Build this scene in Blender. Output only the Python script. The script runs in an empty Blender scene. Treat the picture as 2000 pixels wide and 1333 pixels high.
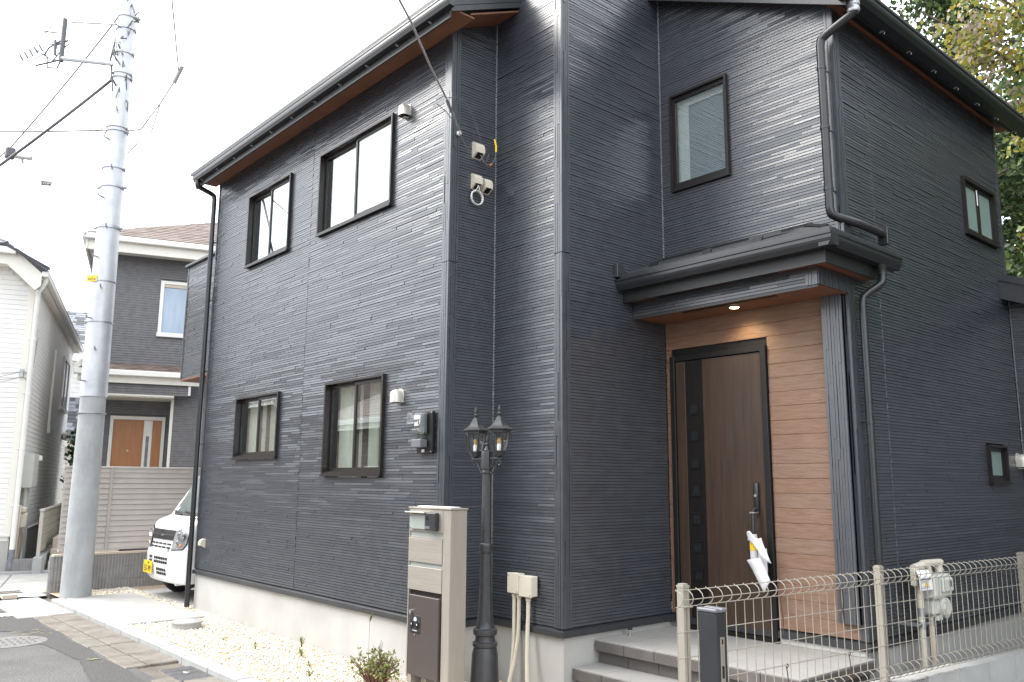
import bpy, bmesh, math, random
import numpy as np
from mathutils import Vector, Matrix
rnd = random.Random(7)
SC = bpy.context.scene
COL = SC.collection
PI = math.pi

# ------------------------------------------------------------------ camera, sky, sun, exposure
cam_d = bpy.data.cameras.new('camera'); cam = bpy.data.objects.new('camera', cam_d); COL.objects.link(cam)
cam_d.sensor_width = 36.0; cam_d.lens = 29.375; cam_d.clip_start = 0.05; cam_d.clip_end = 800
_r = Vector((0.65793541, 0.7530445, 0.00670684)); _u = Vector((0.12036788, -0.11394859, 0.98616798)); _f = Vector((-0.74339261, 0.64802755, 0.16561319))
cam.matrix_world = Matrix(((_r.x, _u.x, -_f.x, 0), (_r.y, _u.y, -_f.y, 0), (_r.z, _u.z, -_f.z, 1.6), (0, 0, 0, 1)))
SC.camera = cam
SUN_EL = math.radians(48); SUN_DIR = Vector((-0.72, -0.60, 0)).normalized()
SKY_STRENGTH = 0.10; SUN_STRENGTH = 2.3; EXPOSURE = 1.36
W = bpy.data.worlds.new('World'); SC.world = W; W.use_nodes = True
nt = W.node_tree; nt.nodes.clear()
out = nt.nodes.new('ShaderNodeOutputWorld'); bg = nt.nodes.new('ShaderNodeBackground'); bg.inputs['Strength'].default_value = SKY_STRENGTH
sky = nt.nodes.new('ShaderNodeTexSky'); sky.sky_type = 'NISHITA'; sky.sun_disc = False
sky.sun_elevation = SUN_EL; sky.sun_rotation = math.atan2(SUN_DIR.x, SUN_DIR.y); sky.altitude = 50; sky.air_density = 1.0; sky.dust_density = 3.0; sky.ozone_density = 1.0
tc = nt.nodes.new('ShaderNodeTexCoord'); nz = nt.nodes.new('ShaderNodeTexNoise'); nz.inputs['Scale'].default_value = 1.6; nz.inputs['Detail'].default_value = 6; nz.inputs['Roughness'].default_value = 0.55
rp = nt.nodes.new('ShaderNodeValToRGB'); rp.color_ramp.elements[0].position = 0.3; rp.color_ramp.elements[0].color = (12.2, 12.7, 13.4, 1); rp.color_ramp.elements[1].position = 0.7; rp.color_ramp.elements[1].color = (14.5, 14.9, 15.4, 1)
mx = nt.nodes.new('ShaderNodeMix'); mx.data_type = 'RGBA'; mx.inputs['Factor'].default_value = 0.86
nt.links.new(tc.outputs['Generated'], nz.inputs['Vector']); nt.links.new(nz.outputs['Fac'], rp.inputs['Fac'])
nt.links.new(sky.outputs['Color'], mx.inputs['A']); nt.links.new(rp.outputs['Color'], mx.inputs['B'])
nt.links.new(mx.outputs['Result'], bg.inputs['Color']); nt.links.new(bg.outputs['Background'], out.inputs['Surface'])
sun_d = bpy.data.lights.new('sun', 'SUN'); sun_d.energy = SUN_STRENGTH; sun_d.angle = math.radians(42); sun_d.color = (1.0, 0.96, 0.9)
sun = bpy.data.objects.new('sun', sun_d); COL.objects.link(sun)
_sd = Vector((SUN_DIR.x * math.cos(SUN_EL), SUN_DIR.y * math.cos(SUN_EL), math.sin(SUN_EL)))
sun.rotation_euler = (-_sd).to_track_quat('-Z', 'Y').to_euler(); sun.location = (-20, -20, 30)
SC.view_settings.view_transform = 'Standard'; SC.view_settings.look = 'None'; SC.view_settings.gamma = 1.0
SC.view_settings.exposure = EXPOSURE; SC.view_settings.use_curve_mapping = False
SC.render.engine = 'CYCLES'

# ------------------------------------------------------------------ materials
MATS = {}  # by name
def pm(name, col, rough=0.6, metal=0.0, spec=0.5, var=0.0, vscale=4.0, col2=None, bump=0.0, bscale=60.0, stretch=None, detail=4, ramp=(0.35, 0.65), rvar=0.0):
    """principled material; noise between two real colours of the thing plus fine bump"""
    m = bpy.data.materials.new(name); m.use_nodes = True; n = m.node_tree.nodes; l = m.node_tree.links
    b = n['Principled BSDF']; b.inputs['Roughness'].default_value = rough; b.inputs['Metallic'].default_value = metal
    b.inputs['Specular IOR Level'].default_value = spec; b.inputs['Base Color'].default_value = (*col, 1)
    t = n.new('ShaderNodeTexCoord'); mp = n.new('ShaderNodeMapping'); l.new(t.outputs['Object'], mp.inputs['Vector'])
    if stretch: mp.inputs['Scale'].default_value = stretch
    if col2 is None and var: col2 = tuple(c * (1 - var) for c in col)
    if col2:
        z = n.new('ShaderNodeTexNoise'); z.inputs['Scale'].default_value = vscale; z.inputs['Detail'].default_value = detail; l.new(mp.outputs['Vector'], z.inputs['Vector'])
        r = n.new('ShaderNodeValToRGB'); r.color_ramp.elements[0].position = ramp[0]; r.color_ramp.elements[1].position = ramp[1]
        r.color_ramp.elements[0].color = (*col, 1); r.color_ramp.elements[1].color = (*col2, 1)
        l.new(z.outputs['Fac'], r.inputs['Fac']); l.new(r.outputs['Color'], b.inputs['Base Color'])
        if rvar:
            mr = n.new('ShaderNodeMapRange'); mr.inputs['To Min'].default_value = rough - rvar; mr.inputs['To Max'].default_value = rough + rvar
            l.new(z.outputs['Fac'], mr.inputs['Value']); l.new(mr.outputs['Result'], b.inputs['Roughness'])
    if bump:
        z2 = n.new('ShaderNodeTexNoise'); z2.inputs['Scale'].default_value = bscale; z2.inputs['Detail'].default_value = 5; l.new(mp.outputs['Vector'], z2.inputs['Vector'])
        bp = n.new('ShaderNodeBump'); bp.inputs['Strength'].default_value = bump; bp.inputs['Distance'].default_value = 0.01
        l.new(z2.outputs['Fac'], bp.inputs['Height']); l.new(bp.outputs['Normal'], b.inputs['Normal'])
    MATS[name] = m
    return m
def stain(m, col, scale, lo, hi, stretch=(1, 1, 1), amount=0.6):
    """second layer of colour patches (dirt with a shape of its own) mixed over the base colour"""
    n = m.node_tree.nodes; l = m.node_tree.links; b = n['Principled BSDF']
    t = n.new('ShaderNodeTexCoord'); mp = n.new('ShaderNodeMapping'); mp.inputs['Scale'].default_value = stretch; l.new(t.outputs['Object'], mp.inputs['Vector'])
    z = n.new('ShaderNodeTexNoise'); z.inputs['Scale'].default_value = scale; z.inputs['Detail'].default_value = 6; z.inputs['Roughness'].default_value = 0.62; l.new(mp.outputs['Vector'], z.inputs['Vector'])
    mr = n.new('ShaderNodeMapRange'); mr.inputs['From Min'].default_value = lo; mr.inputs['From Max'].default_value = hi; mr.inputs['To Max'].default_value = amount
    l.new(z.outputs['Fac'], mr.inputs['Value'])
    x = n.new('ShaderNodeMix'); x.data_type = 'RGBA'; l.new(mr.outputs['Result'], x.inputs['Factor'])
    src = b.inputs['Base Color']
    if src.links: l.new(src.links[0].from_socket, x.inputs['A'])
    else: x.inputs['A'].default_value = src.default_value
    x.inputs['B'].default_value = (*col, 1)
    for k in list(src.links): m.node_tree.links.remove(k)
    l.new(x.outputs['Result'], src)
    return m
def emis(name, col, s):
    m = bpy.data.materials.new(name); m.use_nodes = True; b = m.node_tree.nodes['Principled BSDF']
    b.inputs['Emission Color'].default_value = (*col, 1); b.inputs['Emission Strength'].default_value = s; b.inputs['Base Color'].default_value = (*col, 1)
    return m
def glassy(name, tint, base, ior, rough=0.0):
    m = bpy.data.materials.new(name); m.use_nodes = True; n = m.node_tree.nodes; l = m.node_tree.links; n.clear()
    o = n.new('ShaderNodeOutputMaterial'); mxs = n.new('ShaderNodeMixShader'); tr = n.new('ShaderNodeBsdfTransparent'); gl = n.new('ShaderNodeBsdfGlossy')
    tr.inputs['Color'].default_value = (*tint, 1); gl.inputs['Roughness'].default_value = rough; gl.inputs['Color'].default_value = (0.95, 0.97, 1.0, 1)
    lw = n.new('ShaderNodeLayerWeight'); lw.inputs['Blend'].default_value = 0.5
    pw = n.new('ShaderNodeMath'); pw.operation = 'POWER'; pw.inputs[1].default_value = ior * 2.2
    ad = n.new('ShaderNodeMath'); ad.operation = 'ADD'; ad.inputs[1].default_value = base; ad.use_clamp = True
    l.new(lw.outputs['Facing'], pw.inputs[0]); l.new(pw.outputs[0], ad.inputs[0]); l.new(ad.outputs[0], mxs.inputs['Fac']); l.new(tr.outputs[0], mxs.inputs[1]); l.new(gl.outputs[0], mxs.inputs[2]); l.new(mxs.outputs[0], o.inputs['Surface'])
    return m
def leafm(name, col, trans=0.35, rough=0.45):
    m = bpy.data.materials.new(name); m.use_nodes = True; n = m.node_tree.nodes; l = m.node_tree.links; n.clear()
    o = n.new('ShaderNodeOutputMaterial'); b = n.new('ShaderNodeBsdfPrincipled'); t = n.new('ShaderNodeBsdfTranslucent'); x = n.new('ShaderNodeMixShader')
    b.inputs['Base Color'].default_value = (*col, 1); b.inputs['Roughness'].default_value = rough; b.inputs['Specular IOR Level'].default_value = 0.4
    t.inputs['Color'].default_value = (*[min(1, c * 1.2) for c in col], 1); x.inputs['Fac'].default_value = trans
    l.new(b.outputs[0], x.inputs[1]); l.new(t.outputs[0], x.inputs[2]); l.new(x.outputs[0], o.inputs['Surface'])
    return m
M = {}
M['siding'] = pm('siding', (0.037, 0.0415, 0.0505), 0.32, spec=1.0, col2=(0.046, 0.0505, 0.060), vscale=9, bump=0.06, bscale=220, rvar=0.04)
M['siding_b'] = pm('siding_b', (0.040, 0.045, 0.056), 0.30, spec=1.0, col2=(0.048, 0.053, 0.064), vscale=9, bump=0.05, bscale=220)
M['siding2'] = pm('siding2', (0.032, 0.038, 0.048), 0.5, spec=0.5, col2=(0.040, 0.046, 0.056), vscale=9, bump=0.3, bscale=190)
M['sealant'] = pm('sealant', (0.22, 0.23, 0.24), 0.6, var=0.3, vscale=40)
M['fascia'] = pm('fascia', (0.013, 0.014, 0.015), 0.5, var=0.2, vscale=10)
M['flash'] = pm('flash', (0.035, 0.037, 0.041), 0.38, var=0.2, vscale=8)
M['black_metal'] = pm('black_metal', (0.012, 0.011, 0.011), 0.38, spec=0.35, var=0.2, vscale=12)
M['frame'] = pm('frame', (0.017, 0.014, 0.013), 0.34, spec=0.4, var=0.15, vscale=12)
M['gutter'] = pm('gutter', (0.018, 0.019, 0.022), 0.28, spec=0.55, var=0.2, vscale=10)
M['roof'] = pm('roof', (0.045, 0.046, 0.05), 0.55, var=0.3, vscale=25, bump=0.3, bscale=200)
M['soffit'] = pm('soffit', (0.175, 0.072, 0.038), 0.6, var=0.18, vscale=5)
M['concrete'] = stain(pm('concrete', (0.36, 0.355, 0.34), 0.85, col2=(0.42, 0.415, 0.40), vscale=2.2, bump=0.15, bscale=90), (0.34, 0.33, 0.31), 1.6, 0.56, 0.72, (1, 1, 0.6), 0.5)
M['concrete_light'] = stain(pm('concrete_light', (0.40, 0.395, 0.38), 0.85, var=0.12, vscale=3, bump=0.2, bscale=120), (0.40, 0.39, 0.37), 2.5, 0.52, 0.7, amount=0.5)
M['concrete_old'] = stain(pm('concrete_old', (0.165, 0.148, 0.125), 0.9, col2=(0.215, 0.195, 0.168), vscale=6, bump=0.5, bscale=130), (0.105, 0.09, 0.066), 3.5, 0.48, 0.66, amount=0.7)
M['concrete_slab'] = stain(pm('concrete_slab', (0.37, 0.365, 0.35), 0.88, var=0.12, vscale=4, bump=0.3, bscale=140), (0.38, 0.36, 0.33), 2.2, 0.5, 0.7, (1, 2, 1), 0.6)
M['kerb'] = stain(pm('kerb', (0.35, 0.355, 0.35), 0.85, var=0.15, vscale=8, bump=0.25, bscale=150), (0.30, 0.29, 0.26), 6, 0.52, 0.7, amount=0.55)
M['asphalt'] = stain(pm('asphalt', (0.095, 0.094, 0.094), 0.88, spec=0.4, col2=(0.19, 0.185, 0.175), vscale=75, bump=1.0, bscale=70, detail=3, ramp=(0.4, 0.72)), (0.075, 0.073, 0.072), 1.4, 0.42, 0.66, amount=0.6)
M['asphalt_dark'] = pm('asphalt_dark', (0.062, 0.060, 0.060), 0.9, col2=(0.135, 0.13, 0.125), vscale=80, bump=1.0, bscale=80, ramp=(0.45, 0.75))
M['soil'] = pm('soil', (0.16, 0.14, 0.115), 0.95, var=0.3, vscale=3, bump=0.4, bscale=50)
M['gravel_bed'] = pm('gravel_bed', (0.55, 0.44, 0.31), 0.95, col2=(0.36, 0.27, 0.18), vscale=60, bump=0.8, bscale=70)
M['stone_a'] = pm('stone_a', (0.78, 0.74, 0.64), 0.8, var=0.12, vscale=30)
M['stone_b'] = pm('stone_b', (0.76, 0.67, 0.51), 0.8, var=0.15, vscale=30)
M['stone_c'] = pm('stone_c', (0.80, 0.78, 0.72), 0.8, var=0.1, vscale=30)
M['stone_d'] = pm('stone_d', (0.64, 0.52, 0.36), 0.8, var=0.2, vscale=30)
M['tile_top'] = pm('tile_top', (0.295, 0.287, 0.275), 0.7, var=0.08, vscale=5, bump=0.15, bscale=200)
M['tile_face'] = pm('tile_face', (0.115, 0.105, 0.10), 0.6, var=0.2, vscale=9, bump=0.1, bscale=100)
M['grout'] = pm('grout', (0.40, 0.37, 0.33), 0.9, var=0.15, vscale=20)
M['plank'] = pm('plank', (0.215, 0.132, 0.092), 0.55, col2=(0.185, 0.100, 0.063), vscale=5, stretch=(1.2, 1, 9), bump=0.5, bscale=22, detail=7)
M['plank2'] = pm('plank2', (0.21, 0.135, 0.098), 0.55, col2=(0.18, 0.104, 0.068), vscale=6, stretch=(1.0, 1, 8), bump=0.5, bscale=25, detail=7)
M['door_wood'] = pm('door_wood', (0.060, 0.036, 0.023), 0.42, col2=(0.033, 0.020, 0.013), vscale=7, stretch=(7, 1, 0.35), bump=0.15, bscale=40, detail=8, ramp=(0.3, 0.75))
M['door_dark'] = pm('door_dark', (0.009, 0.008, 0.0075), 0.4, spec=0.3, col2=(0.013, 0.011, 0.010), vscale=8, stretch=(8, 1, 0.4))
M['glass'] = glassy('glass', (0.94, 0.97, 0.95), 0.15, 1.5)
M['glass_clear'] = glassy('glass_clear', (0.94, 0.96, 0.96), 0.08, 1.5)
M['plate_glass'] = pm('plate_glass', (0.31, 0.335, 0.315), 0.2, spec=0.6, var=0.1, vscale=5)
M['glass_dark'] = pm('glass_dark', (0.012, 0.013, 0.014), 0.08, spec=0.6)
M['glass_frost'] = pm('glass_frost', (0.235, 0.275, 0.285), 0.10, spec=0.9, var=0.15, vscale=1.5)
M['glass_green'] = pm('glass_green', (0.20, 0.28, 0.255), 0.3, spec=0.6, var=0.1, vscale=3)
M['curtain'] = pm('curtain', (0.78, 0.79, 0.74), 0.85, var=0.08, vscale=8)
M['blind'] = pm('blind', (0.50, 0.555, 0.555), 0.8, var=0.06)  # pale tone painted to imitate a window reveal catching daylight
M['blind_grey'] = pm('blind_grey', (0.17, 0.205, 0.245), 0.7, var=0.15, vscale=2)
M['room'] = pm('room', (0.25, 0.24, 0.22), 0.9, var=0.1)
M['steel'] = pm('steel', (0.52, 0.49, 0.45), 0.38, metal=0.75, var=0.08, vscale=6, stretch=(1, 1, 12))
M['beige_metal'] = pm('beige_metal', (0.34, 0.31, 0.275), 0.42, metal=0.35, col2=(0.305, 0.28, 0.245), vscale=5, stretch=(14, 14, 0.7))
M['beige_metal_h'] = pm('beige_metal_h', (0.345, 0.315, 0.28), 0.40, metal=0.35, col2=(0.305, 0.28, 0.245), vscale=5, stretch=(0.7, 1, 16))
M['brown_locker'] = pm('brown_locker', (0.055, 0.043, 0.040), 0.45, var=0.1, vscale=6, bump=0.05, bscale=300)
M['hood'] = pm('hood', (0.56, 0.53, 0.48), 0.35, metal=0.4, var=0.08)
M['ivory'] = pm('ivory', (0.58, 0.54, 0.45), 0.5, var=0.08, vscale=8)
M['grey_box'] = pm('grey_box', (0.52, 0.53, 0.50), 0.5, var=0.06, vscale=8)
M['white_plastic'] = pm('white_plastic', (0.74, 0.74, 0.73), 0.45, var=0.05)
M['paper'] = pm('paper', (0.78, 0.79, 0.80), 0.7, var=0.05, vscale=20)
M['foam'] = pm('foam', (0.60, 0.60, 0.62), 0.75, var=0.06, vscale=12, bump=0.3, bscale=30)
M['yellow'] = pm('yellow', (0.80, 0.56, 0.03), 0.55, var=0.08)
M['lampmetal'] = pm('lampmetal', (0.030, 0.031, 0.034), 0.38, spec=0.5, var=0.2, vscale=20, bump=0.1, bscale=150)
M['amber'] = pm('amber', (0.55, 0.27, 0.04), 0.3, var=0.1)
M['fence_wire'] = pm('fence_wire', (0.275, 0.258, 0.22), 0.4, var=0.06)
M['gatepost'] = pm('gatepost', (0.022, 0.024, 0.028), 0.4, var=0.2, vscale=9, bump=0.05, bscale=120)
M['gatecap'] = pm('gatecap', (0.12, 0.125, 0.14), 0.45, var=0.1)
M['chrome'] = pm('chrome', (0.72, 0.72, 0.73), 0.12, metal=1.0, var=0.04)
M['zinc'] = pm('zinc', (0.42, 0.43, 0.45), 0.42, metal=0.7, var=0.15, vscale=14)
M['pole_steel'] = stain(pm('pole_steel', (0.46, 0.475, 0.50), 0.5, metal=0.35, col2=(0.54, 0.555, 0.58), vscale=5, stretch=(2, 2, 0.7)), (0.36, 0.37, 0.40), 3, 0.5, 0.7, amount=0.5)
M['pole_concrete'] = stain(pm('pole_concrete', (0.31, 0.32, 0.325), 0.8, col2=(0.37, 0.38, 0.385), vscale=4, bump=0.25, bscale=70), (0.23, 0.235, 0.24), 2.5, 0.5, 0.68, (2, 2, 0.5), 0.6)
M['wire'] = pm('wire', (0.10, 0.10, 0.11), 0.6, var=0.1)
M['wire_pale'] = pm('wire_pale', (0.32, 0.31, 0.31), 0.6, var=0.1)
M['coil'] = pm('coil', (0.66, 0.66, 0.64), 0.4, var=0.05)
M['rust'] = pm('rust', (0.10, 0.04, 0.025), 0.7, var=0.4, vscale=60)
M['van_paint'] = pm('van_paint', (0.80, 0.80, 0.80), 0.25, spec=0.5, var=0.02)
M['van_glass'] = glassy('van_glass', (0.62, 0.72, 0.68), 0.10, 1.5)
M['van_dark'] = pm('van_dark', (0.02, 0.02, 0.021), 0.5, var=0.1)
M['rubber'] = pm('rubber', (0.02, 0.02, 0.02), 0.75, var=0.2, vscale=30)
M['lens'] = pm('lens', (0.55, 0.57, 0.58), 0.08, metal=0.55, spec=0.8, col2=(0.25, 0.26, 0.27), vscale=9)
M['orange'] = pm('orange', (0.8, 0.22, 0.03), 0.3, var=0.1)
M['louver'] = pm('louver', (0.50, 0.465, 0.435), 0.4, metal=0.15, var=0.08, vscale=5)
M['louver_post'] = pm('louver_post', (0.43, 0.395, 0.365), 0.4, metal=0.15, var=0.08, vscale=5)
M['block'] = stain(pm('block', (0.29, 0.285, 0.285), 0.9, var=0.15, vscale=7, bump=0.4, bscale=120), (0.22, 0.215, 0.21), 3, 0.5, 0.68, amount=0.5)
M['block_light'] = stain(pm('block_light', (0.37, 0.375, 0.37), 0.9, var=0.12, vscale=7, bump=0.4, bscale=120), (0.33, 0.33, 0.32), 2.6, 0.5, 0.68, amount=0.6)
M['white_siding'] = pm('white_siding', (0.72, 0.71, 0.69), 0.6, var=0.07, vscale=3, bump=0.15, bscale=120)
M['white_trim'] = pm('white_trim', (0.74, 0.73, 0.70), 0.5, var=0.05, vscale=5)
M['cream_trim'] = pm('cream_trim', (0.70, 0.68, 0.62), 0.5, var=0.06, vscale=5)
M['grey_siding'] = pm('grey_siding', (0.12, 0.118, 0.124), 0.6, col2=(0.15, 0.147, 0.152), vscale=8, bump=0.25, bscale=120)
M['brown_shingle'] = pm('brown_shingle', (0.145, 0.108, 0.094), 0.8, col2=(0.20, 0.155, 0.138), vscale=7, bump=0.3, bscale=150)
M['brown_shingle2'] = pm('brown_shingle2', (0.115, 0.085, 0.074), 0.8, col2=(0.165, 0.125, 0.11), vscale=7, bump=0.3, bscale=150)
M['slate'] = pm('slate', (0.14, 0.15, 0.17), 0.7, col2=(0.20, 0.21, 0.235), vscale=9, bump=0.3, bscale=150)
M['slate_dark'] = pm('slate_dark', (0.06, 0.063, 0.07), 0.7, var=0.3, vscale=9, bump=0.3, bscale=150)
M['oak_door'] = pm('oak_door', (0.36, 0.15, 0.048), 0.4, col2=(0.30, 0.115, 0.036), vscale=6, stretch=(6, 1, 0.4))
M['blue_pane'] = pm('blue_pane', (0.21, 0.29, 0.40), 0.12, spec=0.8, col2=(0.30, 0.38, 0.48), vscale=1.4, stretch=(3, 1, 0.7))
M['grey_glass'] = pm('grey_glass', (0.14, 0.15, 0.16), 0.25, spec=0.6, var=0.3, vscale=8)
M['beige_tile'] = pm('beige_tile', (0.52, 0.45, 0.37), 0.7, var=0.08, vscale=5)
M['wood_fence'] = pm('wood_fence', (0.34, 0.33, 0.275), 0.7, col2=(0.27, 0.26, 0.21), vscale=4, stretch=(1, 1, 8))
M['brown_siding'] = pm('brown_siding', (0.26, 0.215, 0.175), 0.7, var=0.12, vscale=6, bump=0.2, bscale=90)
M['iron'] = pm('iron', (0.17, 0.17, 0.17), 0.55, metal=0.4, col2=(0.24, 0.23, 0.22), vscale=25, bump=0.3, bscale=120)
M['grate'] = pm('grate', (0.10, 0.10, 0.105), 0.6, metal=0.3, var=0.25, vscale=20, bump=0.3, bscale=100)
M['lid'] = pm('lid', (0.36, 0.36, 0.35), 0.6, var=0.15, vscale=15)
M['paint_white'] = pm('paint_white', (0.62, 0.62, 0.62), 0.8, col2=(0.2, 0.2, 0.2), vscale=30, ramp=(0.45, 0.6))
M['paint_yellow'] = pm('paint_yellow', (0.34, 0.29, 0.12), 0.85, col2=(0.13, 0.125, 0.115), vscale=30, ramp=(0.4, 0.6))
M['bark'] = pm('bark', (0.12, 0.09, 0.065), 0.9, var=0.4, vscale=10, bump=0.6, bscale=30)
M['twig'] = pm('twig', (0.17, 0.085, 0.05), 0.8, var=0.3, vscale=20)
M['leaf_yellow'] = leafm('leaf_yellow', (0.34, 0.28, 0.045)); M['leaf_lime'] = leafm('leaf_lime', (0.24, 0.25, 0.055))
M['leaf_green'] = leafm('leaf_green', (0.11, 0.16, 0.04)); M['leaf_pink'] = leafm('leaf_pink', (0.32, 0.27, 0.21)); M['leaf_orange'] = leafm('leaf_orange', (0.36, 0.20, 0.05))
M['fir_a'] = leafm('fir_a', (0.048, 0.080, 0.026), 0.2, 0.6); M['fir_b'] = leafm('fir_b', (0.10, 0.15, 0.045), 0.25, 0.6); M['fir_c'] = leafm('fir_c', (0.025, 0.042, 0.018), 0.15, 0.6)
M['hedge_a'] = leafm('hedge_a', (0.05, 0.12, 0.035), 0.3, 0.5); M['hedge_b'] = leafm('hedge_b', (0.09, 0.19, 0.05), 0.3, 0.5)
M['weed_a'] = leafm('weed_a', (0.14, 0.16, 0.045), 0.3); M['weed_b'] = leafm('weed_b', (0.20, 0.21, 0.075), 0.3)
M['downlight'] = emis('downlight', (1.0, 0.80, 0.48), 9.0)

# ------------------------------------------------------------------ mesh helpers
ROOT = {}
class MB:
    def __init__(s): s.v = []; s.f = []; s.m = []
    def add(s, vs, fs, mi=0):
        o = len(s.v); s.v += [tuple(p) for p in vs]; s.f += [tuple(i + o for i in f) for f in fs]; s.m += [mi] * len(fs); return s
    def quad(s, a, b, c, d, mi=0): return s.add([a, b, c, d], [(0, 1, 2, 3)], mi)
    def box(s, x0, x1, y0, y1, z0, z1, bev=0.0, mi=0):
        if x1 < x0: x0, x1 = x1, x0
        if y1 < y0: y0, y1 = y1, y0
        if z1 < z0: z0, z1 = z1, z0
        b = min(bev, (x1 - x0) * .45, (y1 - y0) * .45, (z1 - z0) * .45)
        if b <= 0:
            v = [(x, y, z) for z in (z0, z1) for y in (y0, y1) for x in (x0, x1)]
            return s.add(v, [(0, 2, 3, 1), (4, 5, 7, 6), (0, 1, 5, 4), (2, 6, 7, 3), (0, 4, 6, 2), (1, 3, 7, 5)], mi)
        bm = bmesh.new(); bmesh.ops.create_cube(bm, size=1.0)
        for v in bm.verts:
            v.co = Vector(((x0 + x1) / 2 + v.co.x * (x1 - x0), (y0 + y1) / 2 + v.co.y * (y1 - y0), (z0 + z1) / 2 + v.co.z * (z1 - z0)))
        bmesh.ops.bevel(bm, geom=bm.edges[:] , offset=b, segments=1, affect='EDGES', profile=0.5)
        bm.verts.index_update()
        s.add([v.co[:] for v in bm.verts], [[v.index for v in f.verts] for f in bm.faces], mi); bm.free(); return s
    def obox(s, O, U, N, u0, u1, z0, z1, d0, d1, mi=0):
        """box on a wall frame: u along wall, d outwards, z up"""
        O = Vector(O); U = Vector(U); N = Vector(N); Z = Vector((0, 0, 1))
        p = lambda u, d, z: O + U * u + N * d + Z * z
        v = [p(u, d, z) for z in (z0, z1) for d in (d0, d1) for u in (u0, u1)]
        return s.add(v, [(0, 2, 3, 1), (4, 5, 7, 6), (0, 1, 5, 4), (2, 6, 7, 3), (0, 4, 6, 2), (1, 3, 7, 5)], mi)
    def tube(s, path, r, n=10, caps=True, mi=0):
        P = [Vector(p) for p in path]; R = r if isinstance(r, (list, tuple)) else [r] * len(P)
        t0 = (P[1] - P[0]).normalized(); a = Vector((0, 0, 1)) if abs(t0.z) < .9 else Vector((1, 0, 0)); nx = t0.cross(a).normalized()
        vs = []; fs = []
        for i, p in enumerate(P):
            if i == 0: t = (P[1] - P[0])
            elif i == len(P) - 1: t = P[-1] - P[-2]
            else: t = (P[i + 1] - p).normalized() + (p - P[i - 1]).normalized()
            t = t.normalized() if t.length > 1e-9 else t0
            nx = (nx - t * nx.dot(t)).normalized(); ny = t.cross(nx)
            for k in range(n):
                q = 2 * PI * k / n; vs.append(p + (nx * math.cos(q) + ny * math.sin(q)) * R[i])
        for i in range(len(P) - 1):
            for k in range(n):
                k2 = (k + 1) % n; fs.append((i * n + k, i * n + k2, (i + 1) * n + k2, (i + 1) * n + k))
        if caps: fs.append(tuple(range(n - 1, -1, -1))); fs.append(tuple((len(P) - 1) * n + k for k in range(n)))
        return s.add(vs, fs, mi)
    def lathe(s, c, prof, n=16, mi=0, a0=0.0, flat=None):
        """prof: (r, z) pairs, round the vertical through c"""
        vs = []; fs = []
        for r, z in prof:
            for k in range(n):
                q = a0 + 2 * PI * k / n; vs.append((c[0] + r * math.cos(q), c[1] + r * math.sin(q), c[2] + z))
        for i in range(len(prof) - 1):
            for k in range(n):
                k2 = (k + 1) % n; fs.append((i * n + k, i * n + k2, (i + 1) * n + k2, (i + 1) * n + k))
        fs.append(tuple(range(n - 1, -1, -1))); fs.append(tuple((len(prof) - 1) * n + k for k in range(n)))
        return s.add(vs, fs, mi)
    def prism(s, poly, off, mi=0):
        """poly: 3-D outline, off: extrusion vector"""
        n = len(poly); off = Vector(off); v = [Vector(p) for p in poly] + [Vector(p) + off for p in poly]
        f = [tuple(range(n - 1, -1, -1)), tuple(range(n, 2 * n))] + [(i, (i + 1) % n, n + (i + 1) % n, n + i) for i in range(n)]
        return s.add(v, f, mi)
    def build(s, name, mats, parent=None, smooth=None, label=None, kind=None):
        me = bpy.data.meshes.new(name); o = (0, 0, 0)
        if parent is not None:
            k = parent
            while k.parent is not None: k = k.parent
            o = ROOT.get(k.name, (0, 0, 0))
        if o != (0, 0, 0): vs = [(x - o[0], y - o[1], z - o[2]) for x, y, z in s.v]
        else: vs = s.v
        me.from_pydata(vs, [], s.f)
        if not isinstance(mats, (list, tuple)): mats = [mats]
        for m in mats: me.materials.append(m)
        if len(mats) > 1: me.polygons.foreach_set('material_index', s.m)
        bm = bmesh.new(); bm.from_mesh(me); bmesh.ops.recalc_face_normals(bm, faces=bm.faces[:]); bm.to_mesh(me); bm.free()
        if smooth:
            me.polygons.foreach_set('use_smooth', [True] * len(me.polygons)); me.set_sharp_from_angle(angle=math.radians(smooth))
        return link(name, me, parent, label, kind)
def link(name, me, parent=None, label=None, kind=None):
    ob = bpy.data.objects.new(name, me); COL.objects.link(ob)
    if parent is not None: ob.parent = parent
    if label: ob['label'] = label
    if kind: ob['kind'] = kind
    return ob
def inst(name, me, parent, loc, rotz=0, label=None, kind=None, scale=None):
    ob = link(name, me, parent, label, kind); ob.location = loc; ob.rotation_euler = (0, 0, rotz)
    if scale: ob.scale = scale
    return ob
def thing(name, label, cat, loc=(0, 0, 0), rotz=0.0, group=None, world=True):
    """Empty at the thing's base; with world=True its parts are written in world coordinates"""
    o = bpy.data.objects.new(name, None); COL.objects.link(o); o.empty_display_size = 0.2
    o.location = loc; o.rotation_euler = (0, 0, rotz); o['label'] = label; o['category'] = cat
    if group: o['group'] = group
    if world and rotz == 0: ROOT[o.name] = tuple(loc)
    return o
def tag(o, label, cat, group=None):
    o['label'] = label; o['category'] = cat
    if group: o['group'] = group
    return o
def text_mesh(txt, size, depth=0.0008):
    c = bpy.data.curves.new('txt', 'FONT'); c.body = txt; c.size = size; c.extrude = depth; c.align_x = 'CENTER'; c.align_y = 'CENTER'; c.resolution_u = 2
    t = bpy.data.objects.new('txt', c); COL.objects.link(t)
    dg = bpy.context.evaluated_depsgraph_get(); me = bpy.data.meshes.new_from_object(t.evaluated_get(dg))
    bpy.data.objects.remove(t); bpy.data.curves.remove(c); return me
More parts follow.
